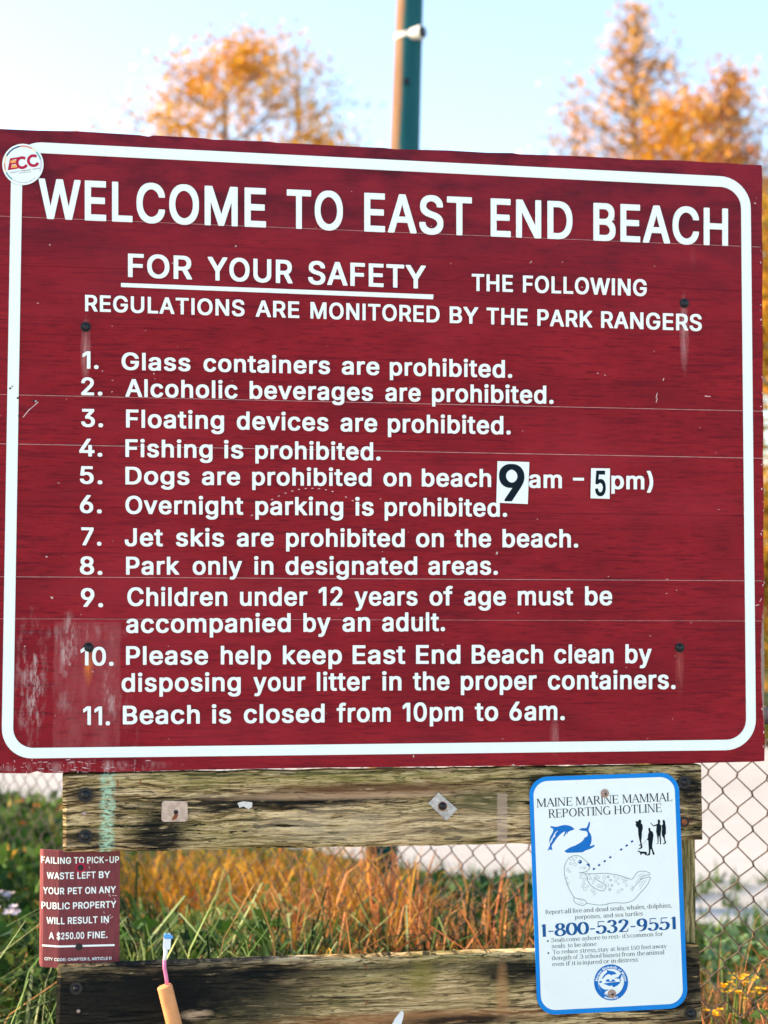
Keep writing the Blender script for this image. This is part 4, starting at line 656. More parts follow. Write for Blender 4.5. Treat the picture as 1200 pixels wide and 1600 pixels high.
# ================================================================== the big sign
SIGN = frame_thing('welcome_sign')
tag(SIGN, 'large maroon board lettered in white with a rounded white border, above the timber rails', 'sign')
TOPL = [(-9, 201), (60, 204), (120, 205), (217, 211), (232, 213.5), (240, 211.5), (320, 216), (330, 218), (420, 221), (432, 223), (470, 224.5), (540, 228.5), (600, 231), (615, 233), (700, 235), (760, 238.5), (800, 239), (812, 241), (905, 244), (970, 247.5), (985, 249.5), (1060, 250.5), (1110, 254), (1135, 254.5), (1160, 257), (1190, 257.8)]
BOTL = [(-24, 1209), (0, 1208), (45, 1208.5), (58, 1205), (70, 1208), (100, 1207.5), (112, 1205), (160, 1206.5), (300, 1203), (500, 1199.5), (800, 1196.5), (1080, 1192.5), (1185, 1190), (1194.5, 1189)]
def lx(y): return -9 - 15 * (y - 201) / 1008.0
def rx_(y): return 1190.5 + 4.2 * (y - 258) / 930.0 + .5 * math.sin(y * .05)
seams = [(337, 386, .95), (413, 455.5, .45), (616, 642.5, 1.0), (693, 716, 1.05), (791, 806, .45), (901, 907.5, .95), (966.7, 970.3, .7)]
def seam_pts(l, r):
    return [(lx(l) + (rx_(r) - lx(l)) * i / 24, l + (r - l) * i / 24) for i in range(25)]
rows = [TOPL] + [seam_pts(l, r) for l, r, _ in seams] + [BOTL]
TH = 0.038
for i in range(len(rows) - 1):
    gt = seams[i - 1][2] / 2 if i else 0
    gb = seams[i][2] / 2 if i < len(seams) else 0
    up = [(x, y + gt) for x, y in rows[i]]; dn = [(x, y - gb) for x, y in rows[i + 1]]
    yl, yr = (up[0][1], dn[0][1]), (up[-1][1], dn[-1][1])
    right = [(rx_(yr[0] + (yr[1] - yr[0]) * k / 6), yr[0] + (yr[1] - yr[0]) * k / 6) for k in range(1, 6)]
    mb = MB(); pxpoly(mb, [up + right + dn[::-1]], TH, TH)
    # pxpoly mapped on the back plane; remap on the front plane so the face lies where it should
    mb = MB(); cont = [P(x, y, 0.0) for x, y in up + right + dn[::-1]]
    solid(mb, [cont], TH, TH)
    mb.build('plank', M['red'], SIGN)
# battens right behind the joints: pale primer shows through the open ones
for k, (l, r, w) in enumerate(seams):
    mb = MB(); p = [P(x, y, 0.0) for x, y in seam_pts(l, r)]
    k0 = .004 * 1
    p[0] = (p[0][0] + k0, p[0][1]); p[-1] = (p[-1][0] - k0, p[-1][1])
    solid(mb, [[(x, z + .004) for x, z in p] + [(x, z - .004) for x, z in p[::-1]]], .0042 if w > .5 else .005, .003)
    mb.build('joint_strip', M['seam'] if w > .6 else M['seam_dark'], SIGN)

# white border with rounded corners
q = [(18.2, 220.5), (1172.2, 277.8), (1181, 1171.6), (2.2, 1185.4)]
qi = insetquad(q, (16.6, 14.9, 16.3, 17.6))
ro, ri = roundquad(q, 48), roundquad(qi, 32)
D = -0.0002
mb = MB(); pxpoly(mb, [ro, ri], 0.0 + D, 0.0016)
mb.build('border', M['white'], SIGN)
LT = 0.0022
def text_line(name_words, letters=False):
    for w in name_words:
        if letters:
            for k in range(len(w[0])):
                mb = MB(); word(mb, *w, d=D, th=LT, only=k); mb.build('letter', M['white'], SIGN)
        else:
            mb = MB(); word(mb, *w, d=D, th=LT); mb.build('word', M['white'], SIGN)['kind'] = 'stuff'
def bl(x, a, b, c, d_): return b + (d_ - b) * (x - a) / (c - a)
def line(a, ya, c, yc, ca, cc, words):
    return [(w, x0, x1, bl(x0, a, ya, c, yc), bl(x1, a, ya, c, yc), (bl(x0, a, ca, c, cc), bl(x1, a, ca, c, cc))) for w, x0, x1 in words]
text_line(line(62, 341.8, 1137, 384.5, 62.5, 58, [('WELCOME', 60.5, 415.5), ('TO', 448, 535.5), ('EAST', 569, 737), ('END', 766.5, 894), ('BEACH', 927, 1137)]), True)
text_line(line(200, 433, 665, 451.5, 36.5, 36, [('FOR', 200, 300), ('YOUR', 324.5, 457), ('SAFETY', 481.5, 665)]), True)
mb = MB(); pxpoly(mb, [[(189, 442.3), (677, 460.5), (676.5, 467.8), (189, 448.6)]], D, LT); mb.build('underline', M['white'], SIGN)
text_line(line(737, 454.6, 1010, 463, 26.5, 26, [('THE', 737, 801), ('FOLLOWING', 817, 1010)]), True)
text_line(line(133, 486.5, 1096, 517.5, 25.5, 26, [('REGULATIONS', 133, 382), ('ARE', 399.5, 467.5), ('MONITORED', 485, 686.5), ('BY', 702.5, 747), ('THE', 760, 824), ('PARK', 839.5, 925), ('RANGERS', 939, 1096)]), True)
LINES = [
 (190, 578, 800, 590.6, 27, [('Glass', 190, 297.5), ('containers', 318, 515.5), ('are', 534, 592.5), ('prohibited.', 609, 800)], ('1.', 129, 154, 576)),
 (196, 620, 864, 631, 27.5, [('Alcoholic', 196, 371), ('beverages', 390, 582.5), ('are', 602, 657), ('prohibited.', 675, 864.5)], ('2.', 127, 160, 617.5)),
 (196, 668, 797, 679, 28, [('Floating', 197, 350), ('devices', 370, 513), ('are', 532, 589), ('prohibited.', 606, 797.5)], ('3.', 127, 161, 667)),
 (196, 714, 594, 719.5, 27.5, [('Fishing', 196, 332), ('is', 350, 380), ('prohibited.', 399, 594.5)], ('4.', 124, 160, 713)),
 (196, 757, 768, 761, 27.5, [('Dogs', 196, 296), ('are', 315.5, 375), ('prohibited', 394, 580), ('on', 599, 642), ('beach', 659, 767), ], ('5.', 125, 160, 756)),
 (196, 803, 792, 807.5, 28, [('Overnight', 196, 380), ('parking', 399, 536), ('is', 555, 583.5), ('prohibited.', 601, 792)], ('6.', 125, 159, 801.5)),
 (195, 853.5, 903, 855.5, 28, [('Jet', 195, 254.5), ('skis', 275, 350), ('are', 370, 427.5), ('prohibited', 447, 632), ('on', 650, 693), ('the', 710.5, 767), ('beach.', 785, 903)], ('7.', 127, 158.5, 852)),
 (197, 898, 777, 898, 28, [('Park', 197, 280), ('only', 301, 378), ('in', 397, 427), ('designated', 446, 651.5), ('areas.', 669, 777.5)], ('8.', 125, 160, 897.5)),
 (199, 947, 956, 945.6, 29, [('Children', 199, 355), ('under', 375, 480), ('12', 498, 535), ('years', 554, 652), ('of', 671, 707), ('age', 725, 790), ('must', 809, 895), ('be', 914, 956)], ('9.', 126.5, 161, 948)),
 (197, 989, 695, 986, 29, [('accompanied', 197, 454), ('by', 474, 516), ('an', 535, 578), ('adult.', 597, 695)], None),
 (197, 1038.7, 1017, 1036, 29, [('Please', 197, 325), ('help', 345, 423), ('keep', 442, 534), ('East', 551, 633), ('End', 650, 719), ('Beach', 737, 848), ('clean', 866, 958), ('by', 977, 1017.5)], ('10.', 126, 177.5, 1039.6)),
 (190, 1081, 1055, 1076.5, 29, [('disposing', 190, 376), ('your', 396, 477), ('litter', 495, 578), ('in', 597, 627), ('the', 645, 702), ('proper', 720, 838), ('containers.', 856, 1055)], None),
 (192, 1131.7, 882, 1125, 29, [('Beach', 192, 312), ('is', 331, 361), ('closed', 381, 507), ('from', 526, 610), ('10pm', 629, 723), ('to', 742, 778), ('6am.', 796, 882)], ('11.', 130, 172, 1132.5)),
]
for a, ya, c, yc, cap, words, num in LINES:
    L = line(a, ya, c, yc, cap, cap + .5, words)
    if num: L.append((num[0], num[1], num[2], num[3], num[3] + .6, cap))
    if words[0][0] == 'Dogs':
        L += [('am', 826, 877.5, 762.3, 763, 27.5), ('-', 895, 912, 760.5, 760.7, 27.5), ('pm)', 955, 1020, 764.2, 765, 27.5)]
    text_line(L)
# number stickers
for (quad, ch, gx0, gx1, by, cap, lab) in (([(777.2, 720.5), (827, 722), (824.6, 787.6), (775.4, 785.4)], '9', 781, 820.5, 783.3, 57.5, 'white sticker with a large black 9'), ([(923.6, 731.5), (953, 732), (952.4, 779.5), (922.6, 778.6)], '5', 930, 946.5, 775, 39.5, 'white sticker with a small narrow black 5')):
    mb = MB(); pxpoly(mb, [quad], D - .0025, .0006); st = mb.build('number_sticker', M['white'], SIGN); st['label'] = lab
    mb = MB(); word(mb, ch, gx0, gx1, by, by, cap, D - .0033, 0.0002, lean=.03 if ch == '9' else 0); mb.build('digit', M['black'], st)
# round sticker
cx, cy, rr = 35.8, 257, 32.3
def circ(cx, cy, r, n=40, a0=0, a1=360): return [(cx + r * math.cos(R(a0 + (a1 - a0) * i / n)), cy - r * math.sin(R(a0 + (a1 - a0) * i / n))) for i in range(n + (0 if a1 - a0 == 360 else 1))]
dS = D - .0028
mb = MB(); pxpoly(mb, [circ(cx, cy, rr)], dS, .0006)
es = mb.build('round_sticker', M['print_white'], SIGN); es['label'] = 'round white sticker reading ECC in the top left corner'
dS -= .0009
def pxf(d): return lambda x, y: P(x, y, d)
for (a0, a1, mk) in ((100, 152, 'ecc_navy'), (60, 100, 'ecc_pink'), (46, 60, 'ecc_yellow'), (16, 44, 'ecc_teal'), (-22, 16, 'ecc_lilac'), (152, 176, 'ecc_yellow'), (176, 196, 'ecc_pink'), (196, 205, 'ecc_yellow'), (205, 234, 'ecc_teal')):
    mb = MB(); add_stroke(mb, circ(cx, cy, 28.6, 12, a0, a1), pxf(dS), dS, 1.05); mb.build('rainbow_arc', M[mk], es)
mb = MB()
for (w, x0, x1, y0, y1, cp) in (('E', 12, 28, 266, 263.5, 18.5),): word(mb, w, x0, x1, y0, y1, cp, dS, 0, lean=-.2)
for (ax, ay) in ((34.5, 254.2), (52.2, 251)): add_stroke(mb, circ(ax, ay, 7.9, 18, 52, 335), pxf(dS), dS - .00003, 2.2)
mb.build('emblem_letters', M['ecc_red'], es)
mb = MB()
for p in ([(16, 251), (24.7, 250), (25, 254), (16.8, 255)], [(17.7, 258.6), (26.2, 257.6), (26.8, 261.4), (18.4, 262.6)]): pxpoly(mb, [p], dS - .0001)
mb.build('emblem_bars', M['ecc_orange'], es)
mb = MB()
word(mb, 'EQUALITY', 16.2, 30.6, 270.6, 268.4, 1.5, dS); word(mb, 'COMMUNITY', 32, 49, 268.2, 265.8, 1.5, dS); word(mb, 'CENTER', 51, 62.3, 265.4, 263.6, 1.5, dS)
word(mb, 'PORTLAND', 30, 40, 271.3, 270, 1.1, dS); word(mb, 'MAINE', 41, 48.5, 269.8, 268.7, 1.1, dS)
for k in range(26):
    a = R(238 + k * 2.9 + (k % 5 == 4) * .5)
    if k % 6 == 5: continue
    px_, py_ = cx + 28.2 * math.cos(a), cy - 28.2 * math.sin(a)
    add_stroke(mb, [(px_ - .45, py_ + .2), (px_ + .45, py_ - .2)], pxf(dS), dS - .00001, .35)
mb.build('small_print', M['grey_text'], es)['kind'] = 'stuff'
# bolts holding the board
for (x, y) in ((134, 511), (1069, 474), (138, 1012), (1062, 1012)):
    X, Z = P(x, y); mb = MB(); mb.disc((X, 0, Z), .0100, .0016, 20); mb.dome((X, -.0016, Z), .0080, .0060); mb.build('bolt', M['bolt'], SIGN, smooth=False)
# nails, staples and torn chips
for (x, y, k) in ((16, 607, 0), (19, 604, 1), (28, 622, 0), (30, 650, 0), (56, 627, 1), (53, 626, 0), (52, 560, 0)):
    if (x, y) == (52, 560): continue
    X, Z = P(x, y); mb = MB(); mb.dome((X, -.0018, Z), .0022, .0012, 8, 2); mb.build('nail', M['bolt' if k == 0 else 'steel'], SIGN)
mb = MB()
for pts in ([(36, 652), (45, 641), (60, 628)], [(1025, 622), (1027, 614)], [(1036, 595), (1037, 591)], [(1101, 619), (1110, 619.5)], [(1025, 629), (1027, 622)], [(1180, 946), (1186, 945)], [(1187, 940), (1190, 935)]):
    add_stroke(mb, pts, pxf(D), D - .00035, .6)
for k in range(17):                       # curved dotted scratch through the sixth rule
    tt = k / 16; x = 392 + 168 * tt; y = 806 - 50 * math.sin(tt * 2.6) ** .8 + 12 * tt
    if rnd.random() < .75: add_stroke(mb, [(x, y), (x + 3.2, y - 1.6 + 2.6 * tt)], pxf(D), D - .00036, .65)
for k in range(40):
    x, y = rnd.uniform(60, 1180), rnd.uniform(300, 1160); a = rnd.uniform(-1, 1)
    add_stroke(mb, [(x, y), (x + rnd.uniform(.8, 3), y + a)], pxf(D), D - .00030, rnd.uniform(.3, .6))
for k in range(26):                       # chipped paint along the right edge
    y = rnd.uniform(380, 1180); x = rx_(y) - rnd.uniform(.2, 3.5)
    add_stroke(mb, [(x, y), (x + rnd.uniform(-2, 2), y + rnd.uniform(-4, 4))], pxf(D), D - .0003, rnd.uniform(.35, .8))
for k in range(55):                       # crackled paint along the lower left edge
    x, y = rnd.uniform(5, 235), rnd.uniform(1186, 1206); a = rnd.choice((0, 0, 1)); l = rnd.uniform(2, 9)
    add_stroke(mb, [(x, y), (x + l * (1 - a) + rnd.uniform(-1, 1), y + l * a * .7 + rnd.uniform(-1, 1))], pxf(D), D - .00031, rnd.uniform(.2, .5))
mb.build('paint_chips', M['seam'], SIGN)['kind'] = 'stuff'

# ================================================================== timber frame
FRM = frame_thing('timber_frame'); tag(FRM, 'weathered timber frame of two grey brown rails bolted on two square posts', 'timber frame')
def plank_mesh(q, yf, th, name, mat, nx=150, nz=16, seed=0, amp=.0016):
    TL, TR, BR, BL = [Vector(P(x, y, yf)) for x, y in q]
    V = []; F = []
    def pt(u, v):
        p = (TL * (1 - u) + TR * u) * (1 - v) + (BL * (1 - u) + BR * u) * v
        return p
    for j in range(nz + 1):
        for i in range(nx + 1):
            u, v = i / nx, j / nz
            p = pt(u, v)
            if nx > nz: e = noise.noise((p.x * 14, seed, v * 1.3)) * .0024 + noise.noise((p.x * 60, seed + 5, v * 1.3)) * .0008; g = noise.noise((p.x * 9, p.y * 160, seed)); ex_, ez = 0, e * (abs(v - .5) > .45)
            else: e = noise.noise((p.y * 14, seed, u * 1.3)) * .002; g = noise.noise((p.x * 160, p.y * 9, seed)); ex_, ez = e * (abs(u - .5) > .45), 0
            edge = min(min(u, 1 - u) * (TR - TL).length, min(v, 1 - v) * (TL - BL).length)
            rnd_ = .0045 * max(0, 1 - edge / .004) ** 2
            V.append((p.x + ex_, yf + rnd_ + amp * g + .001, p.y + ez))
    W = nx + 1
    for j in range(nz):
        for i in range(nx):
            a = j * W + i; F.append((a, a + W, a + W + 1, a + 1))
    ring = [i for i in range(W)] + [j * W + nx for j in range(1, nz + 1)] + [nz * W + i for i in range(nx - 1, -1, -1)] + [j * W for j in range(nz - 1, 0, -1)]
    b0 = len(V)
    for i in ring: V.append((V[i][0], yf + th, V[i][2]))
    m = len(ring)
    for k in range(m): F.append((ring[k], ring[(k + 1) % m], b0 + (k + 1) % m, b0 + k))
    F.append(tuple(range(b0, b0 + m)))
    return link_mesh(name, V, F, mat, FRM)
up_q = [(97.5, 1210), (1097, 1196), (1099, 1312.8), (98, 1332.5)]
lo_q = [(89.5, 1512), (1093.5, 1479), (1098, 1601), (86, 1636)]
o = plank_mesh(up_q, 0.0, .038, 'rail', M['rail_up'], 190, 20, 3); o['label'] = 'upper rail with yellowish grain and green paint drips'
o = plank_mesh(lo_q, 0.0, .038, 'rail', M['rail_low'], 190, 20, 9); o['label'] = 'lower rail, black with damp on its left half'
PZ = .0385
def post(x0, x1):
    xa = P(x0, 1400, PZ)[0]; xb = P(x1, 1400, PZ)[0]
    zt = P(600, 330, PZ)[1]; mb = MB()
    V = []; F = []; nz = 90
    for j in range(nz + 1):
        z = -.3 + (zt + .3) * j / nz
        for k, (x, y) in enumerate(((xa, PZ), (xa + (xb - xa) * .25, PZ), (xa + (xb - xa) * .5, PZ), (xa + (xb - xa) * .75, PZ), (xb, PZ), (xb, PZ + .088), (xa, PZ + .088))):
            w = .0016 * noise.noise((x * 90, z * 8, y * 20))
            V.append((x + (w if k in (0, 4, 5, 6) else 0), y + (w + .001 if k in (1, 2, 3) else 0), z))
        if j:
            a = (j - 1) * 7
            for k in range(7): F.append((a + k, a + (k + 1) % 7, a + 7 + (k + 1) % 7, a + 7 + k))
    F.append(tuple(range(len(V) - 7, len(V))))
    link_mesh('post', V, F, M['post'], FRM)
post(104, 174); post(1018, 1086.5)
def bolt(x, y, r, mat='bolt', washer=None, h=.006, d=0.0, parent=None, name='bolt'):
    X, Z = P(x, y, d); mb = MB(); k = .00128
    if washer: mb.disc((X, d + .0008, Z), washer * k, .0026, 20, 1)
    mb.dome((X, d - (.0018 if washer else 0), Z), r * k, h, 12, 4, 0)
    return mb.build(name, [M[mat], M['bolt']] if washer else M[mat], parent or FRM)
bolt(133.5, 1242, 6.4, washer=11); bolt(133.5, 1307, 6.4, washer=10.5)
bolt(1069, 1222, 6, washer=10.5); bolt(1068.5, 1284, 5, 'rust', washer=8.5)
bolt(119, 1544, 5, washer=9.5); bolt(1079, 1584, 5.5, washer=10)
bolt(131, 1271.5, 3.6, 'screw', h=.002, name='nail'); bolt(122.5, 1580, 3, 'screw', h=.002, name='nail'); bolt(484, 1270, 2.2, 'screw', h=.003, name='nail')
# bleached square where a washer used to sit, with its empty hole
mb = MB(); pxpoly(mb, [roundquad([(253, 1251), (293, 1252), (293.5, 1283.5), (252, 1284)], 5, 4)], .0002, .0009)
o = mb.build('washer_mark', plain('bleached_wood', (.50, .37, .29), .9, .3, 60), FRM); o['label'] = 'pale square print left by a washer'
X, Z = P(275, 1269); mb = MB(); mb.disc((X, -.0008, Z), .0046, .0006, 14); mb.build('bolt_hole', M['bolt'], FRM)
mb = MB(); pxpoly(mb, [[(268, 1280), (273, 1272), (279, 1273), (276, 1279), (270, 1282)]], -.0008, .0002); mb.build('rust_streak', M['rust'], FRM)
# square plate washer turned on its corner, with a bolt
mb = MB(); pxpoly(mb, [[(684.5, 1238), (714.5, 1264), (697, 1282), (669, 1255)]], -.0006, .003); pw = mb.build('plate_washer', M['steel'], FRM)
X, Z = P(691, 1259.5); mb = MB(); mb.disc((X, -.0037, Z), .0098, .0004, 16); mb.build('rust_ring', plain('rusty_ring', (.32, .17, .10), .8, .4, 200), pw)
bolt(691.5, 1259.5, 6.3, d=-.0042, h=.007)
# torn paper scrap and green chips
mb = MB(); pxpoly(mb, [[(371, 1254.5), (380, 1252), (394, 1253.5), (394, 1261), (388, 1264.5), (381, 1260), (374, 1262)]], -.0002, .0006)
o = mb.build('paper_scrap', plain('paper_scrap', (.62, .58, .54), .8, .15, 100), FRM)
for pts in ([(183.5, 1219), (184.5, 1229)], [(219, 1217.5), (220, 1226)], [(571, 1571), (575, 1562), (569, 1563)], [(570, 1507), (574, 1514)]):
    mb = MB(); add_stroke(mb, pts, pxf(-.001), -.0014, .8); mb.build('staple', M['rust'], FRM)

# ================================================================== small maroon sign
PET = frame_thing('pet_waste_sign'); tag(PET, 'small maroon pet waste sign naming a $250.00 fine, left end of the rails', 'sign')
dP = .0375
def bend(mb):
    xc = P(93, 1420, dP)[0]
    mb.v = [(x, y + max(0, xc - x) * math.tan(R(24)) + (max(0, xc - .034 - x) * 2.2), z) for x, y, z in mb.v]
    return mb
q = [(61, 1328.5), (187.5, 1327), (186.5, 1506), (60, 1513)]
mb = MB()
NX = 40
V, F = [], []
for side in (0, 1):
    for j in range(2):
        for i in range(NX + 1):
            u = i / NX
            x = q[0][0] * (1 - u) + q[1][0] * u if j == 0 else q[3][0] * (1 - u) + q[2][0] * u
            y = q[0][1] * (1 - u) + q[1][1] * u if j == 0 else q[3][1] * (1 - u) + q[2][1] * u
            c = .004 * max(0, 1 - min(u, 1 - u) * 25) ** 2 * 800       # rounded corners
            y += (c if j == 0 else -c) * .9 + .5 * noise.noise((x * .2, j, 0))
            X, Z = P(x, y, dP); V.append((X, dP - .006 * (1 - side), Z))
W = NX + 1
for i in range(NX):
    a = i; F.append((a, a + W, a + W + 1, a + 1)); b = 2 * W + i; F.append((b, b + 1, b + W + 1, b + W))
    F.append((a, a + 1, b + 1, b)); F.append((a + W, b + W, b + W + 1, a + W + 1))
F.append((0, 2 * W, 3 * W, W)); F.append((NX, W + NX, 3 * W + NX, 2 * W + NX))
mb.add(V, F); bend(mb).build('board', M['red_small'], PET)
dT = dP - .0062
for (a, ya, c, yc, cp, words) in (
    (63, 1350.5, 186, 1348, 10.2, [('FAILING', 63, 111), ('TO', 115.5, 131.5), ('PICK-UP', 136, 186)]),
    (72.5, 1374.5, 172, 1371.5, 10.5, [('WASTE', 72.5, 115.5), ('LEFT', 121, 149.5), ('BY', 154.5, 172)]),
    (66.5, 1398.5, 181, 1395, 10.5, [('YOUR', 66.5, 100.5), ('PET', 106, 128.5), ('ON', 133, 150), ('ANY', 154.5, 181)]),
    (64, 1422, 181.5, 1418, 10.5, [('PUBLIC', 64, 109), ('PROPERTY', 114, 181.5)]),
    (72, 1445, 170, 1441.5, 10.5, [('WILL', 72, 101), ('RESULT', 106, 152.5), ('IN', 158, 170)]),
    (76, 1468.5, 168, 1465.5, 10.5, [('A', 76, 84), ('$250.00', 88.5, 131.5), ('FINE.', 137, 168)]),
    (69, 1502.5, 174, 1499.5, 4.6, [('CITY', 69, 82), ('CODE:', 84.5, 103.5), ('CHAPTER', 106, 135), ('5,', 137, 141.5), ('ARTICLE', 143.5, 168.5), ('II', 170.5, 174)])):
    mb = MB()
    for w in line(a, ya, c, yc, cp, cp, words): word(mb, *w, d=dT, th=.0006)
    bend(mb).build('text_line', M['white'], PET)['kind'] = 'stuff'
mb = MB(); V = []
add_stroke(mb, [(65 + 114 * i / 20, 1479.6 - 3 * i / 20) for i in range(21)], pxf(dT), dT - .0004, .3, 1.5)
bend(mb).build('underline', M['white'], PET)
mb = MB()
for pts in ([(138, 1341), (139.5, 1345), (138, 1350)], [(139, 1354), (140, 1357)], [(170, 1397), (173, 1401)], [(175, 1399), (183, 1399.5)], [(178, 1403), (180, 1406)], [(162, 1424), (163, 1427)], [(171, 1430), (173.5, 1429)], [(172, 1434.6), (176.5, 1432)], [(165, 1441), (167, 1444)]):
    add_stroke(mb, pts, pxf(dT), dT - .0008, .5)
mb.build('paint_chips', M['seam'], PET)['kind'] = 'stuff'
X, Z = P(126, 1355.5, dT); mb = MB(); mb.disc((X, dT, Z), .0095, .0012, 20, 1); mb.disc((X, dT - .0012, Z), .0062, .0004, 16, 0); mb.build('bolt', [M['bolt'], M['ecc_red']], PET)
mb = MB(); mb.v = []; 
X, Z = P(123.5, 1479.5, dT); mb = MB(); mb.disc((X, dT, Z), .0068, .0012, 16); mb.build('bolt', M['bolt'], PET)

# ================================================================== white sign with the blue rim
HOT = frame_thing('marine_mammal_sign'); tag(HOT, 'white metal sign with bright blue rim and seal drawing, tilted over the right rail ends', 'sign')
dH = -.0035
HQ = [(826.4, 1214.6), (1060.2, 1206.6), (1075, 1574.6), (839.9, 1586.8)]
mb = MB(); solid(mb, [[P(x, y, dH) for x, y in roundquad(HQ, 29)]], dH + .0022, .0022)
mb.build('plate', M['blue'], HOT)
hi = insetquad(HQ, (6.6, 7.0, 7.2, 6.2)); d1 = dH - .0003
mb = MB(); pxpoly(mb, [roundquad(hi, 23)], d1, 0); mb.build('printed_face', M['print_white'], HOT)
d2 = d1 - .0003
LE = .036
def sl(name, mat, items, nib=(4.6, 1.7)):
    mb = MB()
    for (tx, x0, x1, y0, y1, cp) in items: serif(mb, tx, x0, x1, y0, y1, cp, d2, nib, LE)
    o = mb.build(name, M[mat], HOT); o['kind'] = 'stuff'; return o
# positions from the photograph (x0, x1, baseline at both ends, capital height)
def z8(x, y): return 820 + x / 4, 1200 + y / 4
sl('heading', 'black', [('MAINE', 838.5, 894, 1261.3, 1258.5, 13), ('MARINE', 899.5, 966, 1258.3, 1255.3, 13), ('MAMMAL', 972.5, 1050, 1255, 1251.5, 13),
    ('REPORTING', 857.5, 954.5, 1278, 1272.5, 13), ('HOTLINE', 960, 1033.5, 1272.2, 1268.5, 13)], (4.8, 1.9))
sl('body_text', 'grey_text', [
    ('Report', 852.5, 879.5, 1428.5, 1427, 6.6), ('all', 882.5, 892.5, 1427, 1426.3, 6.6), ('live', 895, 909.5, 1426.3, 1425.5, 6.6), ('and', 912.5, 927.5, 1425.5, 1424.6, 6.6), ('dead', 931, 950.5, 1424.4, 1423.3, 6.6), ('seals,', 954, 976, 1423, 1421.8, 6.6), ('whales,', 979, 1008, 1421.4, 1420, 6.6), ('dolphins,', 1012, 1049, 1419.6, 1417.7, 6.6),
    ('porpoises,', 898.5, 938.5, 1436, 1434.2, 6.4), ('and', 943.5, 958, 1433.8, 1433, 6.4), ('sea', 961.5, 974, 1432.7, 1432, 6.4), ('turtles', 977, 1004, 1431.8, 1430.3, 6.4),
    ('Seals', 862, 883, 1472.2, 1471, 6.4), ('come', 885.5, 906.5, 1470.8, 1469.7, 6.4), ('ashore', 910, 938, 1469.4, 1467.9, 6.4), ('to', 941, 948, 1467.6, 1467.1, 6.4), ('rest-', 951, 969, 1466.9, 1466, 6.4), ("it's", 972.5, 983, 1465.6, 1465, 6.4), ('common', 985.5, 1021, 1464.8, 1462.9, 6.4), ('for', 1024, 1036, 1462.7, 1462, 6.4),
    ('seals', 862.5, 882.5, 1481.5, 1480.5, 6.4), ('to', 887.5, 894.5, 1480.2, 1479.8, 6.4), ('be', 897.5, 907.5, 1479.6, 1479.1, 6.4), ('alone', 910.5, 932, 1478.9, 1477.8, 6.4),
    ('To', 863.5, 874, 1490.8, 1490.2, 6.4), ('reduce', 877.5, 903, 1490, 1488.7, 6.4), ('stress,', 906.5, 932, 1488.5, 1487.2, 6.4), ('stay', 934.5, 951, 1487, 1486.2, 6.4), ('at', 954.5, 961, 1486, 1485.6, 6.4), ('least', 964.5, 983, 1485.4, 1484.4, 6.4), ('150', 986, 999, 1484.2, 1483.5, 6.4), ('feet', 1002, 1017.5, 1483.2, 1482.4, 6.4), ('away', 1020, 1042, 1482.2, 1481, 6.4),
    ('(length', 863, 893, 1500.2, 1498.6, 6.4), ('of', 896, 903, 1498.5, 1498.1, 6.4), ('3', 906.5, 911, 1497.9, 1497.7, 6.4), ('school', 914.5, 940, 1497.5, 1496.1, 6.4), ('buses)', 942.5, 968.5, 1496, 1494.6, 6.4), ('from', 971.5, 992, 1494.4, 1493.3, 6.4), ('the', 995.5, 1007.5, 1493.1, 1492.4, 6.4), ('animal', 1010, 1038, 1492.2, 1490.7, 6.4),
    ('even', 863.5, 881.5, 1509.6, 1508.7, 6.4), ('if', 884.5, 891, 1508.5, 1508.1, 6.4), ('it', 894, 899.5, 1508, 1507.7, 6.4), ('is', 902, 908, 1507.5, 1507.2, 6.4), ('injured', 910.5, 940.5, 1507, 1505.4, 6.4), ('or', 943.5, 952, 1505.2, 1504.7, 6.4), ('in', 955, 962.5, 1504.5, 1504.1, 6.4), ('distress', 965.5, 996.5, 1503.9, 1502.2, 6.4)], (4.6, 2.0))
mb = MB()
for (x, y) in ((856, 1470.3), (856.8, 1489.2)):
    mb = MB(); pxpoly(mb, [circ(x, y, 1.5, 12)], d2); mb.build('bullet', M['grey_text'], HOT)
sl('phone_number', 'navy', [('1-800-532-9551', 846.5, 1056.5, 1463.8, 1451.6, 19.8)], (8.0, 2.4))
# drawings ------------------------------------------------------------------
def zA(p): return [(830 + x / 9.2308, 1270 + y / 9.2308) for x, y in p]      # from the enlarged left half
def zB(p): return [(950 + x / 10.0, 1270 + y / 10.0) for x, y in p]
dolphin = catmull([(620, 238), (590, 205), (540, 183), (480, 176), (425, 186), (385, 198), (340, 202), (295, 192), (272, 208), (300, 222), (318, 240), (308, 285), (275, 345), (260, 400), (272, 445), (262, 490), (235, 545), (268, 530), (305, 536), (296, 498), (300, 465), (335, 420), (360, 380), (405, 325), (455, 283), (490, 272), (465, 340), (490, 325), (510, 280), (515, 312), (535, 275), (580, 255)], 4, True)
cut = catmull([(388, 258), (350, 280), (310, 345), (278, 400), (272, 432), (285, 434), (305, 400), (318, 365), (345, 345), (352, 300)], 4, True)
mb = MB(); pxpoly(mb, [zA(dolphin), zA(cut)], d2); mb.build('dolphin_print', M['fig_blue'], HOT)
whale = catmull([(690, 242), (735, 222), (795, 218), (815, 180), (832, 135), (848, 135), (845, 185), (832, 225), (830, 262), (858, 310), (872, 370), (865, 430), (848, 480), (885, 470), (915, 463), (905, 490), (850, 520), (790, 540), (740, 568), (690, 572), (600, 576), (520, 576), (485, 560), (490, 545), (560, 500), (640, 470), (700, 435), (745, 400), (775, 355), (808, 340), (815, 300), (795, 265), (740, 258)], 4, True)
mb = MB(); pxpoly(mb, [zA(whale)], d2); mb.build('whale_print', M['fig_blue'], HOT)
mb = MB()
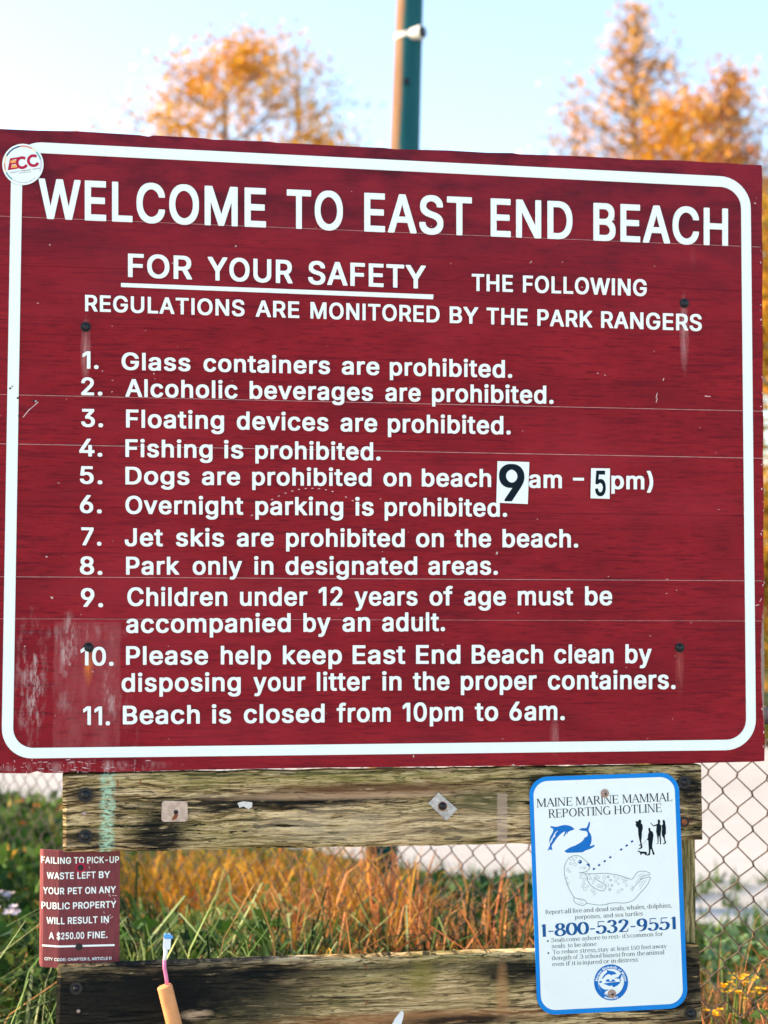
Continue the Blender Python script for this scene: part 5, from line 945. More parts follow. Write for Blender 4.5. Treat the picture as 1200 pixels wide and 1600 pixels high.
for (x, y) in ((905, 810), (980, 755), (1060, 697), (1140, 641)):
    p = zA([(x, y)])[0]; add_stroke(mb, [(p[0] - 1.5, p[1] + 1.0), (p[0] + 1.5, p[1] - 1.0)], pxf(d2), d2, 1.45)
for (x, y) in ((205, 573), (292, 512), (376, 448)):
    p = zB([(x, y)])[0]; add_stroke(mb, [(p[0] - 1.6, p[1] + 1.0), (p[0] + 1.6, p[1] - 1.0)], pxf(d2), d2, 1.45)
mb.build('dashed_line', M['navy'], HOT)['kind'] = 'stuff'
people = [
 [(430, 130), (470, 135), (478, 112), (505, 106), (522, 125), (518, 160), (540, 190), (545, 240), (530, 300), (528, 380), (520, 440), (532, 500), (538, 545), (515, 562), (480, 572), (478, 562), (508, 540), (512, 515), (482, 510), (480, 500), (508, 495), (490, 420), (474, 340), (468, 235), (445, 220), (430, 185), (440, 165), (428, 148)],
 [(628, 250), (645, 230), (662, 245), (665, 275), (700, 300), (712, 350), (700, 440), (690, 530), (712, 600), (728, 640), (725, 656), (700, 655), (690, 610), (672, 560), (662, 600), (660, 640), (650, 665), (605, 668), (605, 655), (632, 640), (640, 600), (634, 520), (628, 430), (605, 420), (608, 408), (622, 400), (625, 340), (640, 300), (634, 275)],
 [(775, 120), (792, 100), (812, 115), (815, 150), (808, 175), (830, 195), (835, 250), (825, 320), (822, 360), (830, 430), (830, 490), (810, 495), (814, 470), (808, 400), (798, 350), (790, 400), (788, 480), (762, 490), (760, 482), (778, 470), (770, 380), (752, 290), (760, 200), (715, 214), (690, 195), (658, 150), (665, 148), (712, 198), (778, 170), (780, 150)],
 [(850, 125), (870, 108), (890, 125), (895, 165), (905, 220), (906, 330), (888, 350), (890, 410), (905, 450), (910, 470), (880, 490), (855, 490), (856, 482), (885, 465), (870, 400), (842, 350), (838, 300), (845, 240), (835, 200), (855, 185), (858, 160)],
 [(458, 602), (475, 590), (505, 604), (560, 606), (600, 610), (612, 640), (600, 662), (580, 660), (570, 640), (530, 638), (520, 660), (505, 655), (500, 625), (482, 612)]]
mb = MB()
for p in people: pxpoly(mb, [zB(p)], d2)
add_stroke(mb, zB([(600, 425), (535, 510)]), pxf(d2), d2, .14)
mb.build('people_silhouettes', M['black'], HOT)['kind'] = 'stuff'
mb = MB(); seal = zA([(690, 862), (745, 860), (800, 845), (838, 805), (842, 760), (810, 715), (760, 670), (720, 635), (660, 618), (590, 626), (535, 665), (495, 730), (478, 800), (480, 880), (500, 970), (540, 1080), (590, 1175), (615, 1212), (615, 1260), (640, 1300), (700, 1328), (760, 1332), (795, 1305), (780, 1265), (730, 1245), (660, 1238), (615, 1212)])
def ln(pts, w=.42, closed=False, n=5): add_stroke(mb, catmull(pts, n, closed), pxf(d2), d2 - .00001 * (len(mb.f) % 5), w, closed=closed)
ln(seal)
ln(zA([(735, 855), (790, 900), (820, 960)]))
ln(zA([(795, 1303), (900, 1322), (1000, 1330), (1110, 1318)]) + zB([(0, 1418), (120, 1405), (270, 1408), (400, 1365), (480, 1280), (560, 1195), (630, 1100), (660, 1010), (620, 1005), (540, 1030), (500, 1050)]))
ln(zA([(780, 878), (900, 880), (1040, 872), (1110, 875)]) + zB([(0, 950), (90, 962), (200, 985), (300, 1020), (370, 1038), (410, 1000), (450, 940), (510, 912), (600, 920), (655, 945), (640, 970), (580, 975), (530, 1010), (500, 1050)]))
ln(zB([(500, 1055), (430, 1130), (370, 1230)]), .3); ln(zB([(395, 1150), (365, 1152)]), .3); ln(zB([(390, 1165), (350, 1205)]), .3)
ln(zA([(905, 930), (1000, 1000), (1060, 1030), (1075, 1080), (1040, 1125), (960, 1110), (870, 1055), (815, 980), (805, 930)]))
for p in ([(940, 1050), (1040, 1070)], [(950, 1070), (1045, 1090)], [(955, 1030), (1050, 1050)], [(690, 1250), (750, 1275)], [(680, 1290), (750, 1310)]): ln(zA(p), .22)
for p in ([(560, 940), (430, 1090)], [(520, 950), (470, 1000)], [(600, 1040), (500, 1200)], [(560, 1050), (490, 1150)], [(520, 1060), (470, 1110)]): ln(zB(p), .2)
for p in ([(780, 770), (730, 790), (690, 800)], [(790, 785), (740, 812)], [(795, 800), (760, 815)]): ln(zA(p), .2)
sr = random.Random(3)
spots = [(620, 685), (568, 730), (632, 740), (555, 850), (575, 660), (650, 645), (525, 820), (515, 940), (530, 1020), (722, 890), (712, 938), (765, 955), (760, 1015), (815, 1060), (778, 1100), (742, 1062), (888, 1118), (912, 1162), (905, 975), (890, 1018), (1050, 990), (975, 935), (1055, 935), (1110, 925), (1150, 970), (1100, 1045), (1165, 1045), (1130, 1105), (840, 900), (940, 915), (855, 950)]
for (x, y) in spots:
    r0 = sr.uniform(9, 24); pts = [(x + r0 * sr.uniform(.7, 1.1) * math.cos(a), y + r0 * 1.15 * sr.uniform(.7, 1.1) * math.sin(a)) for a in [k * math.pi / 3 for k in range(6)]]
    ln(zA(pts), .2, True, 3)
for (x, y) in [(40, 1050), (100, 1000), (160, 1020), (165, 1110), (235, 1022), (260, 1080), (290, 1135), (30, 1200), (60, 1130), (120, 1065), (220, 1200), (165, 1235), (292, 1040), (5, 1000)]:
    r0 = sr.uniform(10, 28); pts = [(x + r0 * sr.uniform(.7, 1.1) * math.cos(a), y + r0 * 1.1 * sr.uniform(.7, 1.1) * math.sin(a)) for a in [k * math.pi / 3 for k in range(6)]]
    ln(zB(pts), .2, True, 3)
mb.build('seal_outline', M['grey_line'], HOT)['kind'] = 'stuff'
mb = MB(); pxpoly(mb, [zA([(705 + 26 * math.cos(a), 708 + 28 * math.sin(a)) for a in [k * math.pi / 7 for k in range(14)]])], d2 - .0001)
pxpoly(mb, [zA([(795, 748), (818, 728), (842, 735), (846, 765), (834, 785), (822, 765)])], d2 - .0001); mb.build('seal_eye_and_nose', M['navy'], HOT)
mb = MB(); pxpoly(mb, [zA([(696 + 7 * math.cos(a), 700 + 7 * math.sin(a)) for a in [k * math.pi / 4 for k in range(8)]])], d2 - .0002); mb.build('eye_glint', M['print_white'], HOT)
# round emblem
def zL(p): return [(900 + x / 10.909, 1500 + y / 10.909) for x, y in p]
LC = (598, 382); LR = 290
def ell(r, a0=0, a1=360, n=40, k=1.06): return [(LC[0] + r * math.cos(R(a0 + (a1 - a0) * i / n)), LC[1] - r * k * math.sin(R(a0 + (a1 - a0) * i / n))) for i in range(n + (0 if a1 - a0 == 360 else 1))]
mb = MB(); pxpoly(mb, [zL(ell(LR)), zL(ell(222))], d2)
pxpoly(mb, [zL(ell(215, 184, 352) + [(805, 372), (812, 480), (770, 560), (680, 600), (600, 610), (500, 580), (430, 520), (385, 420)])], d2)
for p in ([(690, 235), (640, 195), (580, 185), (520, 168), (530, 205), (470, 265), (440, 330), (470, 305), (520, 255), (570, 240), (600, 262), (640, 245)],
          [(650, 310), (720, 290), (745, 255), (775, 230), (775, 280), (755, 320), (772, 362), (750, 358), (738, 325), (700, 315)],
          [(512, 370), (525, 335), (560, 328), (575, 358), (610, 350), (630, 325), (662, 350), (665, 368)],
          [(395, 372), (420, 355), (448, 372), (420, 392), (396, 388)],
          [(480, 398), (745, 372), (720, 420), (640, 465), (610, 430), (580, 445), (520, 425)],
          [(385, 405), (430, 470), (500, 505), (560, 500), (500, 540), (470, 575), (410, 500)]):
    pxpoly(mb, [zL(catmull(p, 3, True))], d2)
mb.build('round_emblem', M['fig_blue'], HOT)['kind'] = 'stuff'
mb = MB(); TX = 'Marine@Mammals@of@Maine'.replace('@', ' ')
def onarc(text, r, a0, a1, cap, d, out=True):
    n = sum(SERIF[c][0] for c in text); u = 0
    for ch in text:
        w, st = SERIF[ch]; am = R(a0 + (a1 - a0) * (u + w / 2) / n); u += w; s = cap / 72
        def fn(x, y, am=am, w=w):
            dx, rr = (x - w / 2) * s, r + (y * s if out else -y * s)
            t = -1 if out else 1
            X = LC[0] + rr * math.cos(am) + (-math.sin(am)) * dx * t; Y = LC[1] - 1.06 * (rr * math.sin(am) + math.cos(am) * dx * t)
            p = zL([(X, Y)])[0]; return P(p[0], p[1], d)
        for k, pts in st: add_stroke(mb, pts, fn, d - .00002 * (len(mb.f) % 5), 9, 5)
onarc(TX, 232, 176, 4, 38, d2 - .0003)
onarc('mmome.org'.replace('.', '.'), 270, 244, 296, 34, d2 - .0003, False)
mb.build('emblem_lettering', M['print_white'], HOT)['kind'] = 'stuff'
# two round-head screws
for (x, y) in ((945, 1239.5), (956, 1552.5)):
    X, Z = P(x, y, d2); mb = MB(); mb.disc((X, d2, Z), .0084, .0014, 24, 0); mb.dome((X, d2 - .0014, Z), .0052, .003, 16, 4, 0); mb.disc((X + .0005, d2 - .0046, Z - .0005), .0022, .0004, 10, 1)
    mb.build('screw', [M['screw'], M['bolt']], HOT)
mb = MB()
for k in range(26):
    x, y = rnd.uniform(840, 1060), rnd.uniform(1222, 1565)
    add_stroke(mb, [(x, y), (x + rnd.uniform(-.8, .8), y + rnd.uniform(.4, 1.6))], pxf(d2), d2 - .0001, .22)
mb.build('dirt_specks', M['grey_line'], HOT)['kind'] = 'stuff'

# ================================================================== stick and stake in front of the lower rail
st = frame_thing('marker_stick'); tag(st, 'orange rod with pink tube and white and blue tip, before the lower rail', 'stick')
dM = -.05
def L3(x, y, d): X, Z = P(x, y, d); return Vector((X, d, Z))
p0 = L3(257, 1540, dM); p1 = L3(272, 1600, dM); dirn = (p1 - p0).normalized()
foot = p0 + dirn * ((p0.z + .02) / -dirn.z)
mb = MB(); mb.tube([p0, p0 + dirn * .002, foot], [.0125, .0145, .0150], 20); mb.build('handle', plain('orange_foam', (.66, .29, .12), .7, .12, 60), st, smooth=False)
tubep = [L3(261.5, 1540, dM), L3(259.5, 1525, dM), L3(257, 1512, dM), L3(257, 1500, dM)]
mb = MB(); mb.tube(tubep, [.0036] * 4, 12); mb.build('tube', plain('pink_plastic', (.72, .20, .36), .3, .1, 60), st, smooth=True)
mb = MB(); mb.tube([L3(257.3, 1500, dM), L3(258.6, 1490, dM), L3(259.3, 1480, dM)], [.0039, .0039, .0042], 12); mb.build('ferrule', plain('glossy_white_plastic', (.82, .82, .84), .12, .04, 50, spec=.7), st, smooth=True)
a, b = P(260.8, 1473.5, dM), P(256, 1473.5, dM)
mb = MB(); pxpoly(mb, [[(255.6, 1464.5), (267, 1464.8), (266, 1481.3), (254.4, 1480.6)]], dM + .007, .014); mb.build('connector', plain('white_plastic', (.74, .76, .78), .3, .05, 50), st)
mb = MB(); pxpoly(mb, [[(256, 1460), (259, 1457), (261, 1458.5), (266, 1458), (268, 1461), (270.5, 1462), (269, 1464.6), (256, 1464.2)]], dM + .006, .012); mb.build('blue_cap', plain('blue_plastic', (.05, .30, .68), .2, .2, 50, spec=.7), st)
sk = frame_thing('white_stake'); tag(sk, 'pointed tip of a slim white stake rising before the middle of the lower rail', 'stake')
mb = MB(); pp = [(628.5, 1579.5), (631, 1583), (629.5, 1592), (626.5, 1603), (622, 1622), (604, 1622), (612, 1604), (617, 1594), (623, 1586)]
cc = [P(x, y, -.04) for x, y in pp]; cc = cc[:4] + [(cc[4][0], 0.0), (cc[5][0], 0.0)] + cc[6:]
solid(mb, [cc], -.034, .006); mb.build('stake_blade', plain('stake_white', (.72, .72, .72), .5, .05, 40), sk)
# ================================================================== chain-link fence
FD = Vector((-.692, .722, 0)); F0 = Vector((.8235, 3.66, 0))
FEN = empty('chain_link_fence', F0, math.atan2(FD.y, FD.x)); tag(FEN, 'rusty chain link fence running back to the left behind the timber frame', 'fence')
DG = .081; FH = 1.215
wv = MB(); pts = []
nrow = int(FH / DG)
for j in range(nrow * 2 + 1):
    z = .03 + j * DG / 2; x = 0 if j % 2 == 0 else DG / 2
    s = 1 if j % 2 == 0 else -1; x += s * -.0012
    pts += [(x, .0022, z - .0042), (x, -.0022, z + .0042)] if j % 2 == 0 else [(x, -.0022, z - .0042), (x, .0022, z + .0042)]
wv.tube(pts, .0018, 5, cap=False)
def fence_metal():
    t = NT('rusty_galvanised_wire'); nn = t.noise(30, t.co.outputs['Object'], 4, .7)
    return t.bsdf(t.ramp(nn, [(.35, (.025, .018, .016)), (.55, (.065, .042, .034)), (.75, (.13, .085, .07))]), .6, nn, .3, .001, .15)
M['wire'] = fence_metal()
w0 = wv.build('wire', M['wire'], FEN, smooth=True)
TL0, TL1 = -2.2, 8.0
nwire = int((TL1 - TL0) / (DG / 2))
# the wire runs z so phase follows the weave: neighbours share the nodes
for k in range(nwire):
    t0 = TL0 + k * DG / 2
    o = w0 if k == 0 else w0.copy()
    if k: C.objects.link(o); o.parent = FEN
    if k % 2: o.scale = (-1, 1, 1); o.location = (t0 + DG / 2, 0, 0)
    else: o.location = (t0, 0, 0)
rail = MB(); rail.tube([(TL0, .012, FH + .012), (TL1, .012, FH + .012)], .0195, 12); rail.build('top_rail', plain('dark_fence_rail', (.09, .085, .10), .5, .3, 30, .3), FEN, smooth=True)
ten = MB(); ten.tube([(TL0, .003, .05), (TL1, .003, .05)], .002, 5); ten.build('tension_wire', M['wire'], FEN)
pm = plain('galvanised_post', (.24, .235, .23), .5, .25, 20, .4); fp = None
for t0 in (-1.86, .45, 2.76, 5.06, 7.36):
    if fp is None:
        mb = MB(); mb.tube([(0, .036, -.2), (0, .036, FH + .02)], .024, 14); mb.dome((0, .036, FH + .03), .026, .01, 12, 3); fp = mb.build('fence_post', pm, FEN, smooth=True); o = fp
    else: o = fp.copy(); C.objects.link(o); o.parent = FEN
    o.location = (t0, 0, 0)

# ================================================================== light pole
PD = 7.6
a = at(640.5, 0, PD); bt = at(596, 1330, PD)
foot = a + (bt - a) * ((a.z + .02) / (a.z - bt.z)); top = a + (a - bt) * .47
m2 = (at(634, 230, PD).z - foot.z) / (top.z - foot.z)
POLE = empty('light_pole', (foot.x, foot.y, 0)); tag(POLE, 'tall leaning blue green painted metal pole rising behind the big sign', 'pole')
def loc(p): return Vector(p) - Vector((foot.x, foot.y, 0))
wpx = lambda px: px / 2 / FPX * PD
hgt = top - foot
mb = MB(); mb.tube([loc(foot + hgt * k) for k in (0, .25, m2, m2 + .1, 1)], [wpx(52), wpx(50), wpx(46.5), wpx(42.5), wpx(31)], 40)
AX = [(top.x - foot.x) / (top.z - foot.z)]
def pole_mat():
    t = NT('teal_pole_painted_sunlit_side'); nn = t.noise(2.5, t.map((3, 3, 1)), 5, .6)
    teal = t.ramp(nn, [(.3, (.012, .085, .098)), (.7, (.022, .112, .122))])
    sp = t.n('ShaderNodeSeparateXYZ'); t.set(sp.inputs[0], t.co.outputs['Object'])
    # sunlit left side painted in as tan over the teal, with a ragged rim
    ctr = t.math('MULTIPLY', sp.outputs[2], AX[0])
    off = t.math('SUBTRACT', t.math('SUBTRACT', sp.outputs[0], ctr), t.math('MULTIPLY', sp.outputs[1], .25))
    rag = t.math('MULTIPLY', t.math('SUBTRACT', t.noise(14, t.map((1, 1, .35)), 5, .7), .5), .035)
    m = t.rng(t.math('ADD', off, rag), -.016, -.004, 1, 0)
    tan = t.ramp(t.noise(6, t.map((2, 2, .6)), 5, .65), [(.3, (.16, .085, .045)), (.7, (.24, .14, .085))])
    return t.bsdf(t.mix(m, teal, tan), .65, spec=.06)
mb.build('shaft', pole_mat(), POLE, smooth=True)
mb = MB(); mb.tube([loc(foot) + Vector((0, 0, 0)), loc(foot) + Vector((0, 0, .05))], [wpx(90), wpx(86)], 24); mb.build('base_flange', M['steel'], POLE)
c0 = foot + hgt * ((at(638, 60, PD).z - foot.z) / hgt.z)
cl = loc(c0)
mb = MB(); mb.tube([cl + Vector((0, 0, -.014)), cl + Vector((0, 0, .014))], [wpx(46)] * 2, 32); mb.build('clamp_band', plain('band_white', (.7, .68, .64), .5, .1, 30), POLE, smooth=False)
mb = MB(); e0 = cl + Vector((.045, -.075, 0)); mb.tube([e0 + Vector((-.03, .02, 0)), e0 + Vector((.02, -.01, 0))], [.030, .036], 16); mb.build('sensor_housing', plain('housing_white', (.74, .72, .66), .4, .1, 30), POLE)
mb = MB(); mb.tube([e0 + Vector((.02, -.01, 0)), e0 + Vector((.034, -.017, 0))], [.030, .024], 16); mb.build('sensor_lens', M['bolt'], POLE)
c2 = loc(foot + hgt * ((at(634, 135, PD).z - foot.z) / hgt.z)); mb = MB(); mb.box(c2 + Vector((-.004, -.066, 0)), (.012, .012, .016)); mb.build('small_clip', M['bolt'], POLE)

# ================================================================== foliage
class Leaves:
    """collects leaf or blade geometry with a colour per vertex"""
    def __init__(s): s.v = []; s.f = []; s.c = []; s.n = 0
    def add(s, v, f, c):
        s.v.append(v.reshape(-1, 3)); s.f.append(f + s.n); s.c.append(c.reshape(-1, 3)); s.n += len(v.reshape(-1, 3))
    def build(s, name, mat, parent=None):
        v = np.concatenate(s.v); f = np.concatenate(s.f); c = np.concatenate(s.c)
        me = bpy.data.meshes.new(name)
        me.vertices.add(len(v)); me.vertices.foreach_set('co', v.astype('f').ravel())
        k = f.shape[1]
        me.loops.add(f.size); me.loops.foreach_set('vertex_index', f.astype('i').ravel())
        me.polygons.add(len(f)); me.polygons.foreach_set('loop_start', (np.arange(len(f)) * k).astype('i')); me.polygons.foreach_set('loop_total', np.full(len(f), k, 'i'))
        a = me.color_attributes.new('tint', 'FLOAT_COLOR', 'POINT')
        a.data.foreach_set('color', np.concatenate([c, np.ones((len(c), 1))], 1).astype('f').ravel())
        me.materials.append(mat); me.update(calc_edges=True)
        o = bpy.data.objects.new(name, me); C.objects.link(o)
        if parent: o.parent = parent
        return o
rg = np.random.default_rng(11)
PF = 1.0
def pal(colors, weights, n, var=.25):
    c = np.array(colors) * PF
    c = c[rg.choice(len(colors), n, p=np.array(weights) / sum(weights))]
    return c * (1 + var * rg.uniform(-1, 1, (n, 1))) * (1 + .08 * rg.uniform(-1, 1, (n, 3)))
def leaf_cards(L, pos, size, cols, flat=0.0, aspect=.6):
    """one folded leaf (two triangles-pairs) at each position"""
    n = len(pos)
    d = rg.normal(size=(n, 3)); d[:, 2] *= (1 - flat); d /= np.linalg.norm(d, axis=1, keepdims=True)
    u = rg.normal(size=(n, 3)); u -= (u * d).sum(1, keepdims=True) * d; u /= np.linalg.norm(u, axis=1, keepdims=True)
    w = np.cross(d, u)
    s = size * rg.uniform(.6, 1.25, (n, 1))
    fold = .25
    A = pos; B = pos + d * s * .5 + u * s * aspect * .5 + w * s * fold * .3; Cc = pos + d * s; D_ = pos + d * s * .5 - u * s * aspect * .5 + w * s * fold * .3
    v = np.stack([A, B, Cc, D_], 1)
    f = (np.arange(n)[:, None] * 4 + np.array([[0, 1, 2, 3]]))
    L.add(v, f, np.repeat(cols[:, None, :], 4, 1))
def blades(L, base, h, lean, ang, width, cols, droop=1.0, seg=4, tipc=None):
    """curved ribbons: base (n,3), height h, horizontal reach lean, heading ang"""
    n = len(base); ts = np.linspace(0, 1, seg + 1)
    dx, dy = np.cos(ang), np.sin(ang)
    fac = ang + np.pi / 2 + rg.uniform(-.7, .7, n)
    V = []; tw = rg.normal(0, .9, n); px_ = base[:, 0].copy(); py_ = base[:, 1].copy(); pr = np.zeros(n)
    for t in ts:
        r = lean * (t ** 1.5); aa = ang + tw * t; px_ = px_ + np.cos(aa) * (r - pr); py_ = py_ + np.sin(aa) * (r - pr); pr = r; z = h * (t - droop * t ** 3 * .45) / (1 - droop * .45 * .0 if droop == 0 else 1)
        wv_ = width * (1 - t ** 1.6) * .5 + .0003
        cx = px_; cy = py_; cz = base[:, 2] + z
        V.append(np.stack([cx - np.cos(fac) * wv_, cy - np.sin(fac) * wv_, cz], 1)); V.append(np.stack([cx + np.cos(fac) * wv_, cy + np.sin(fac) * wv_, cz], 1))
    V = np.stack(V, 1); k = 2 * (seg + 1)
    q = np.array([[2 * i, 2 * i + 1, 2 * i + 3, 2 * i + 2] for i in range(seg)])
    f = (np.arange(n)[:, None, None] * k + q[None]).reshape(-1, 4)
    cc = np.repeat(cols[:, None, :], k, 1)
    if tipc is not None:
        tt = np.repeat(ts, 2)[None, :, None]; cc = cc * (1 - tt * .7) + tipc[:, None, :] * tt * .7
    L.add(V, f, cc)
def patch(L, n, px, depth, ytop, palette, weights, lean=(.05, .3), width=(.003, .006), droop=1.0, hmin=.06, seg=5, hmax=1.0, clump=14):
    """blades whose tips reach between two heights of the view; rooted in the ground between two depths"""
    Y = rg.uniform(*depth, n); X = (rg.uniform(*px, n) - 600) / FPX * Y
    yt = rg.uniform(*ytop, n)
    zt = EYE - (yt - 934) / FPX * Y
    zt = np.clip(zt, hmin, hmax)
    tm = 1 / math.sqrt(1.35 * droop) if droop > .75 else 1.0; tm = min(tm, 1.0)
    h = zt / (tm - .45 * droop * tm ** 3)
    nc = max(n // clump, 3); ci = rg.integers(0, nc, n)
    X = X[ci] + rg.normal(0, .022, n); Y0 = Y; Y = Y[ci] + rg.normal(0, .022, n); h = (h[ci] * .75 + h * .25) * rg.uniform(.55, 1.08, n) * Y0 ** 0
    base = np.stack([X, Y, np.full(n, -.01)], 1)
    w = rg.uniform(*width, n)
    c = pal(palette, weights, n)
    tip = None
    blades(L, base, h, rg.uniform(*lean, n), rg.uniform(0, 2 * np.pi, n), w, c, droop, seg, None)
GREEN = [(.035, .085, .014), (.070, .130, .022), (.12, .18, .045), (.018, .050, .014)]
LIME = [(.20, .27, .09), (.36, .42, .19), (.08, .15, .03)]
GOLD = [(.46, .20, .012), (.55, .30, .03), (.22, .13, .02), (.36, .10, .012)]
RUSS = [(.46, .165, .055), (.60, .26, .10), (.20, .06, .02), (.40, .23, .08), (.12, .15, .035)]
GAP_SHADE = [(.012, .028, .010), (.022, .022, .010), (.03, .045, .014)]  # near-black blades, their colour stands in for shade in the grass gaps
# low filling growth over the whole verge, also beyond the frame
L = Leaves()
n = 26000
Y = rg.uniform(3.35, 12.5, n) ; X = rg.uniform(-4.6, 4.2, n)
keep = Y < pa.y + (X - pa.x) * dd.y / dd.x + .15 * np.sin(X * 3)
X, Y = X[keep], Y[keep]; n = len(X)
cl_ = np.array([noise.noise((x * 1.1, y * 1.1, 0)) for x, y in zip(X, Y)])
h = np.clip(.10 + .16 * cl_ + rg.uniform(-.03, .10, n), .04, .4)
blades(L, np.stack([X, Y, np.full(n, -.01)], 1), h, rg.uniform(.02, .14, n), rg.uniform(0, 6.28, n), rg.uniform(.006, .013, n), pal(GREEN + [(.16, .12, .04)], [3, 3, 1, 2, 1], n) * np.where(Y < 5.4, .35, 1.0)[:, None], .8, 3)  # nearer blades darkened in colour to imitate shade under the tall grass
n = 9000                                  # thinner margin towards the viewer and to the sides
Y = rg.uniform(1.2, 3.6, n); X = rg.uniform(-3.5, 3.5, n)
blades(L, np.stack([X, Y, np.full(n, -.01)], 1), rg.uniform(.04, .16, n), rg.uniform(.02, .1, n), rg.uniform(0, 6.28, n), rg.uniform(.004, .008, n), pal(GREEN, [3, 3, 2, 2], n), .8, 3)
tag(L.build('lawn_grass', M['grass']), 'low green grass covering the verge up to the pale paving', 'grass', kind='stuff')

L = Leaves()
patch(L, 1500, (560, 1300), (5.6, 8.2), (1372, 1470), GREEN, [2, 3, 2, 1], (.02, .12), (.008, .016), .8, .05)
patch(L, 1100, (640, 850), (5.4, 8.0), (1350, 1430), GREEN, [3, 2, 1, 2], (.02, .14), (.008, .018), .8, .05)
tag(L.build('bank_grass', M['grass']), 'bushy green grass along the edge of the paving behind the fence', 'grass', kind='stuff')

L = Leaves()
patch(L, 5200, (120, 880), (3.9, 5.6), (1400, 1560), GAP_SHADE, [2, 1, 1], (.08, .4), (.006, .014), 1.3, .08)
patch(L, 1100, (120, 880), (3.8, 4.3), (1400, 1520), GAP_SHADE + GREEN[:1], [2, 1, 1, 1], (.15, .5), (.006, .012), 1.5, .08)
patch(L, 700, (150, 470), (3.9, 4.9), (1385, 1500), GREEN, [2, 3, 3, 2], (.2, .6), (.006, .013), 1.7, .1, clump=8)
patch(L, 520, (150, 470), (3.75, 4.6), (1380, 1500), LIME, [4, 3, 2], (.25, .7), (.006, .012), 1.9, .1, clump=7)
patch(L, 330, (440, 660), (3.75, 4.6), (1400, 1520), LIME + GOLD[:1], [3, 2, 3, 2], (.2, .6), (.005, .010), 1.8, .1, clump=6)
patch(L, 420, (150, 640), (3.8, 4.9), (1400, 1500), GREEN + LIME + RUSS, [3, 3, 2, 2, 2, 1, 1, 2, 2, 2, 1, 1], (.45, .95), (.004, .009), 1.95, .12, clump=4)
patch(L, 150, (640, 860), (3.75, 4.5), (1440, 1530), LIME + GOLD[:1], [3, 2, 3, 2], (.15, .5), (.004, .009), 1.7, .1, clump=6)
patch(L, 900, (-160, 110), (3.7, 4.8), (1500, 1640), LIME + GREEN, [3, 5, 1, 2, 2, 1, 1], (.2, .6), (.006, .012), 1.8, .1)
tag(L.build('long_green_grass', M['grass']), 'long arching pale green grass blades just behind the lower rail', 'grass', kind='stuff')

L = Leaves()
patch(L, 900, (200, 520), (5.3, 6.6), (1300, 1365), GOLD + GREEN[1:3], [4, 6, 2, 2, 1, 1], (.10, .45), (.007, .015), 1.3, .1)
patch(L, 350, (440, 560), (5.0, 6.6), (1300, 1400), GOLD + GREEN[1:3], [3, 3, 2, 1, 2, 2], (.10, .40), (.006, .013), 1.2, .1)
patch(L, 500, (100, 250), (5.2, 6.6), (1335, 1420), GREEN + GOLD, [3, 3, 1, 3, 2, 1, 1, 1], (.05, .40), (.006, .013), 1.1, .1)
tag(L.build('golden_grass', M['grass']), 'tall golden autumn grass seen blurred under the upper rail', 'grass', kind='stuff')
L = Leaves()
patch(L, 900, (450, 640), (4.2, 5.4), (1300, 1460), RUSS + GOLD[:2], [4, 5, 3, 2, 1, 3, 2], (.08, .45), (.004, .009), 1.25, .1, clump=7)
patch(L, 160, (560, 650), (4.2, 5.0), (1305, 1360), RUSS[:2] + GOLD[:2], [4, 5, 3, 2], (.03, .2), (.004, .008), .9, .1, clump=6)
patch(L, 230, (630, 860), (3.9, 5.0), (1320, 1470), RUSS + GOLD[:1], [4, 6, 1, 1, 1, 2], (.02, .30), (.006, .013), .8, .1, clump=4)
patch(L, 420, (420, 860), (3.8, 4.9), (1360, 1500), RUSS + GOLD[:2], [4, 4, 3, 2, 1, 2, 2], (.35, .9), (.003, .007), 1.9, .12, clump=4)
patch(L, 500, (360, 860), (3.9, 5.0), (1390, 1530), RUSS, [4, 4, 2, 3, 2], (.12, .5), (.0035, .008), 1.5, .1, clump=7)
patch(L, 900, (1060, 1330), (3.75, 4.9), (1470, 1620), RUSS + LIME, [5, 5, 3, 3, 1, 1, 1, 1], (.08, .55), (.003, .008), 1.4, .1, clump=7)
patch(L, 60, (1080, 1260), (3.7, 4.3), (1420, 1520), RUSS, [4, 6, 1, 3, 0], (.1, .4), (.004, .009), .8, .1, clump=3)
patch(L, 1000, (1060, 1330), (3.8, 5.2), (1520, 1640), GAP_SHADE, [1, 2, 1], (.05, .3), (.005, .010), 1.1, .08)
patch(L, 400, (-250, -20), (3.9, 5.2), (1380, 1500), RUSS, [4, 4, 3, 3, 2], (.04, .34), (.004, .008), .9, .1)
tag(L.build('dry_grass', M['grass']), 'tangled russet dry grass stalks between the rails and beside the right post', 'grass', kind='stuff')

# broad-leaved growth on the left
L = Leaves()
def leafy(n, px, depth, yr, palette, weights, size, flat=.3, aspect=.6):
    Y = rg.uniform(*depth, n); X = (rg.uniform(*px, n) - 600) / FPX * Y
    Z = EYE - (rg.uniform(*yr, n) - 934) / FPX * Y
    Z = np.clip(Z, .03, None)
    leaf_cards(L, np.stack([X, Y, Z], 1), size, pal(palette, weights, n), flat, aspect)
leafy(2600, (-260, 130), (6.2, 8.6), (1245, 1420), GREEN + [(.34, .28, .07), (.42, .13, .03)], [3, 4, 3, 2, 1.3, .35], .075)
leafy(1500, (-200, 130), (5.0, 6.4), (1330, 1480), GREEN + [(.42, .22, .04)], [4, 3, 1, 4, .5], .07)
leafy(1300, (-160, 120), (4.0, 5.2), (1440, 1640), GREEN, [4, 2, 1, 4], .07)
leafy(150, (180, 460), (3.85, 4.5), (1430, 1530), GREEN, [3, 4, 2, 2], .07)
tag(L.build('leafy_weeds', M['leaf']), 'dense leafy green weeds left of the small maroon sign', 'weeds', kind='stuff')
L = Leaves()
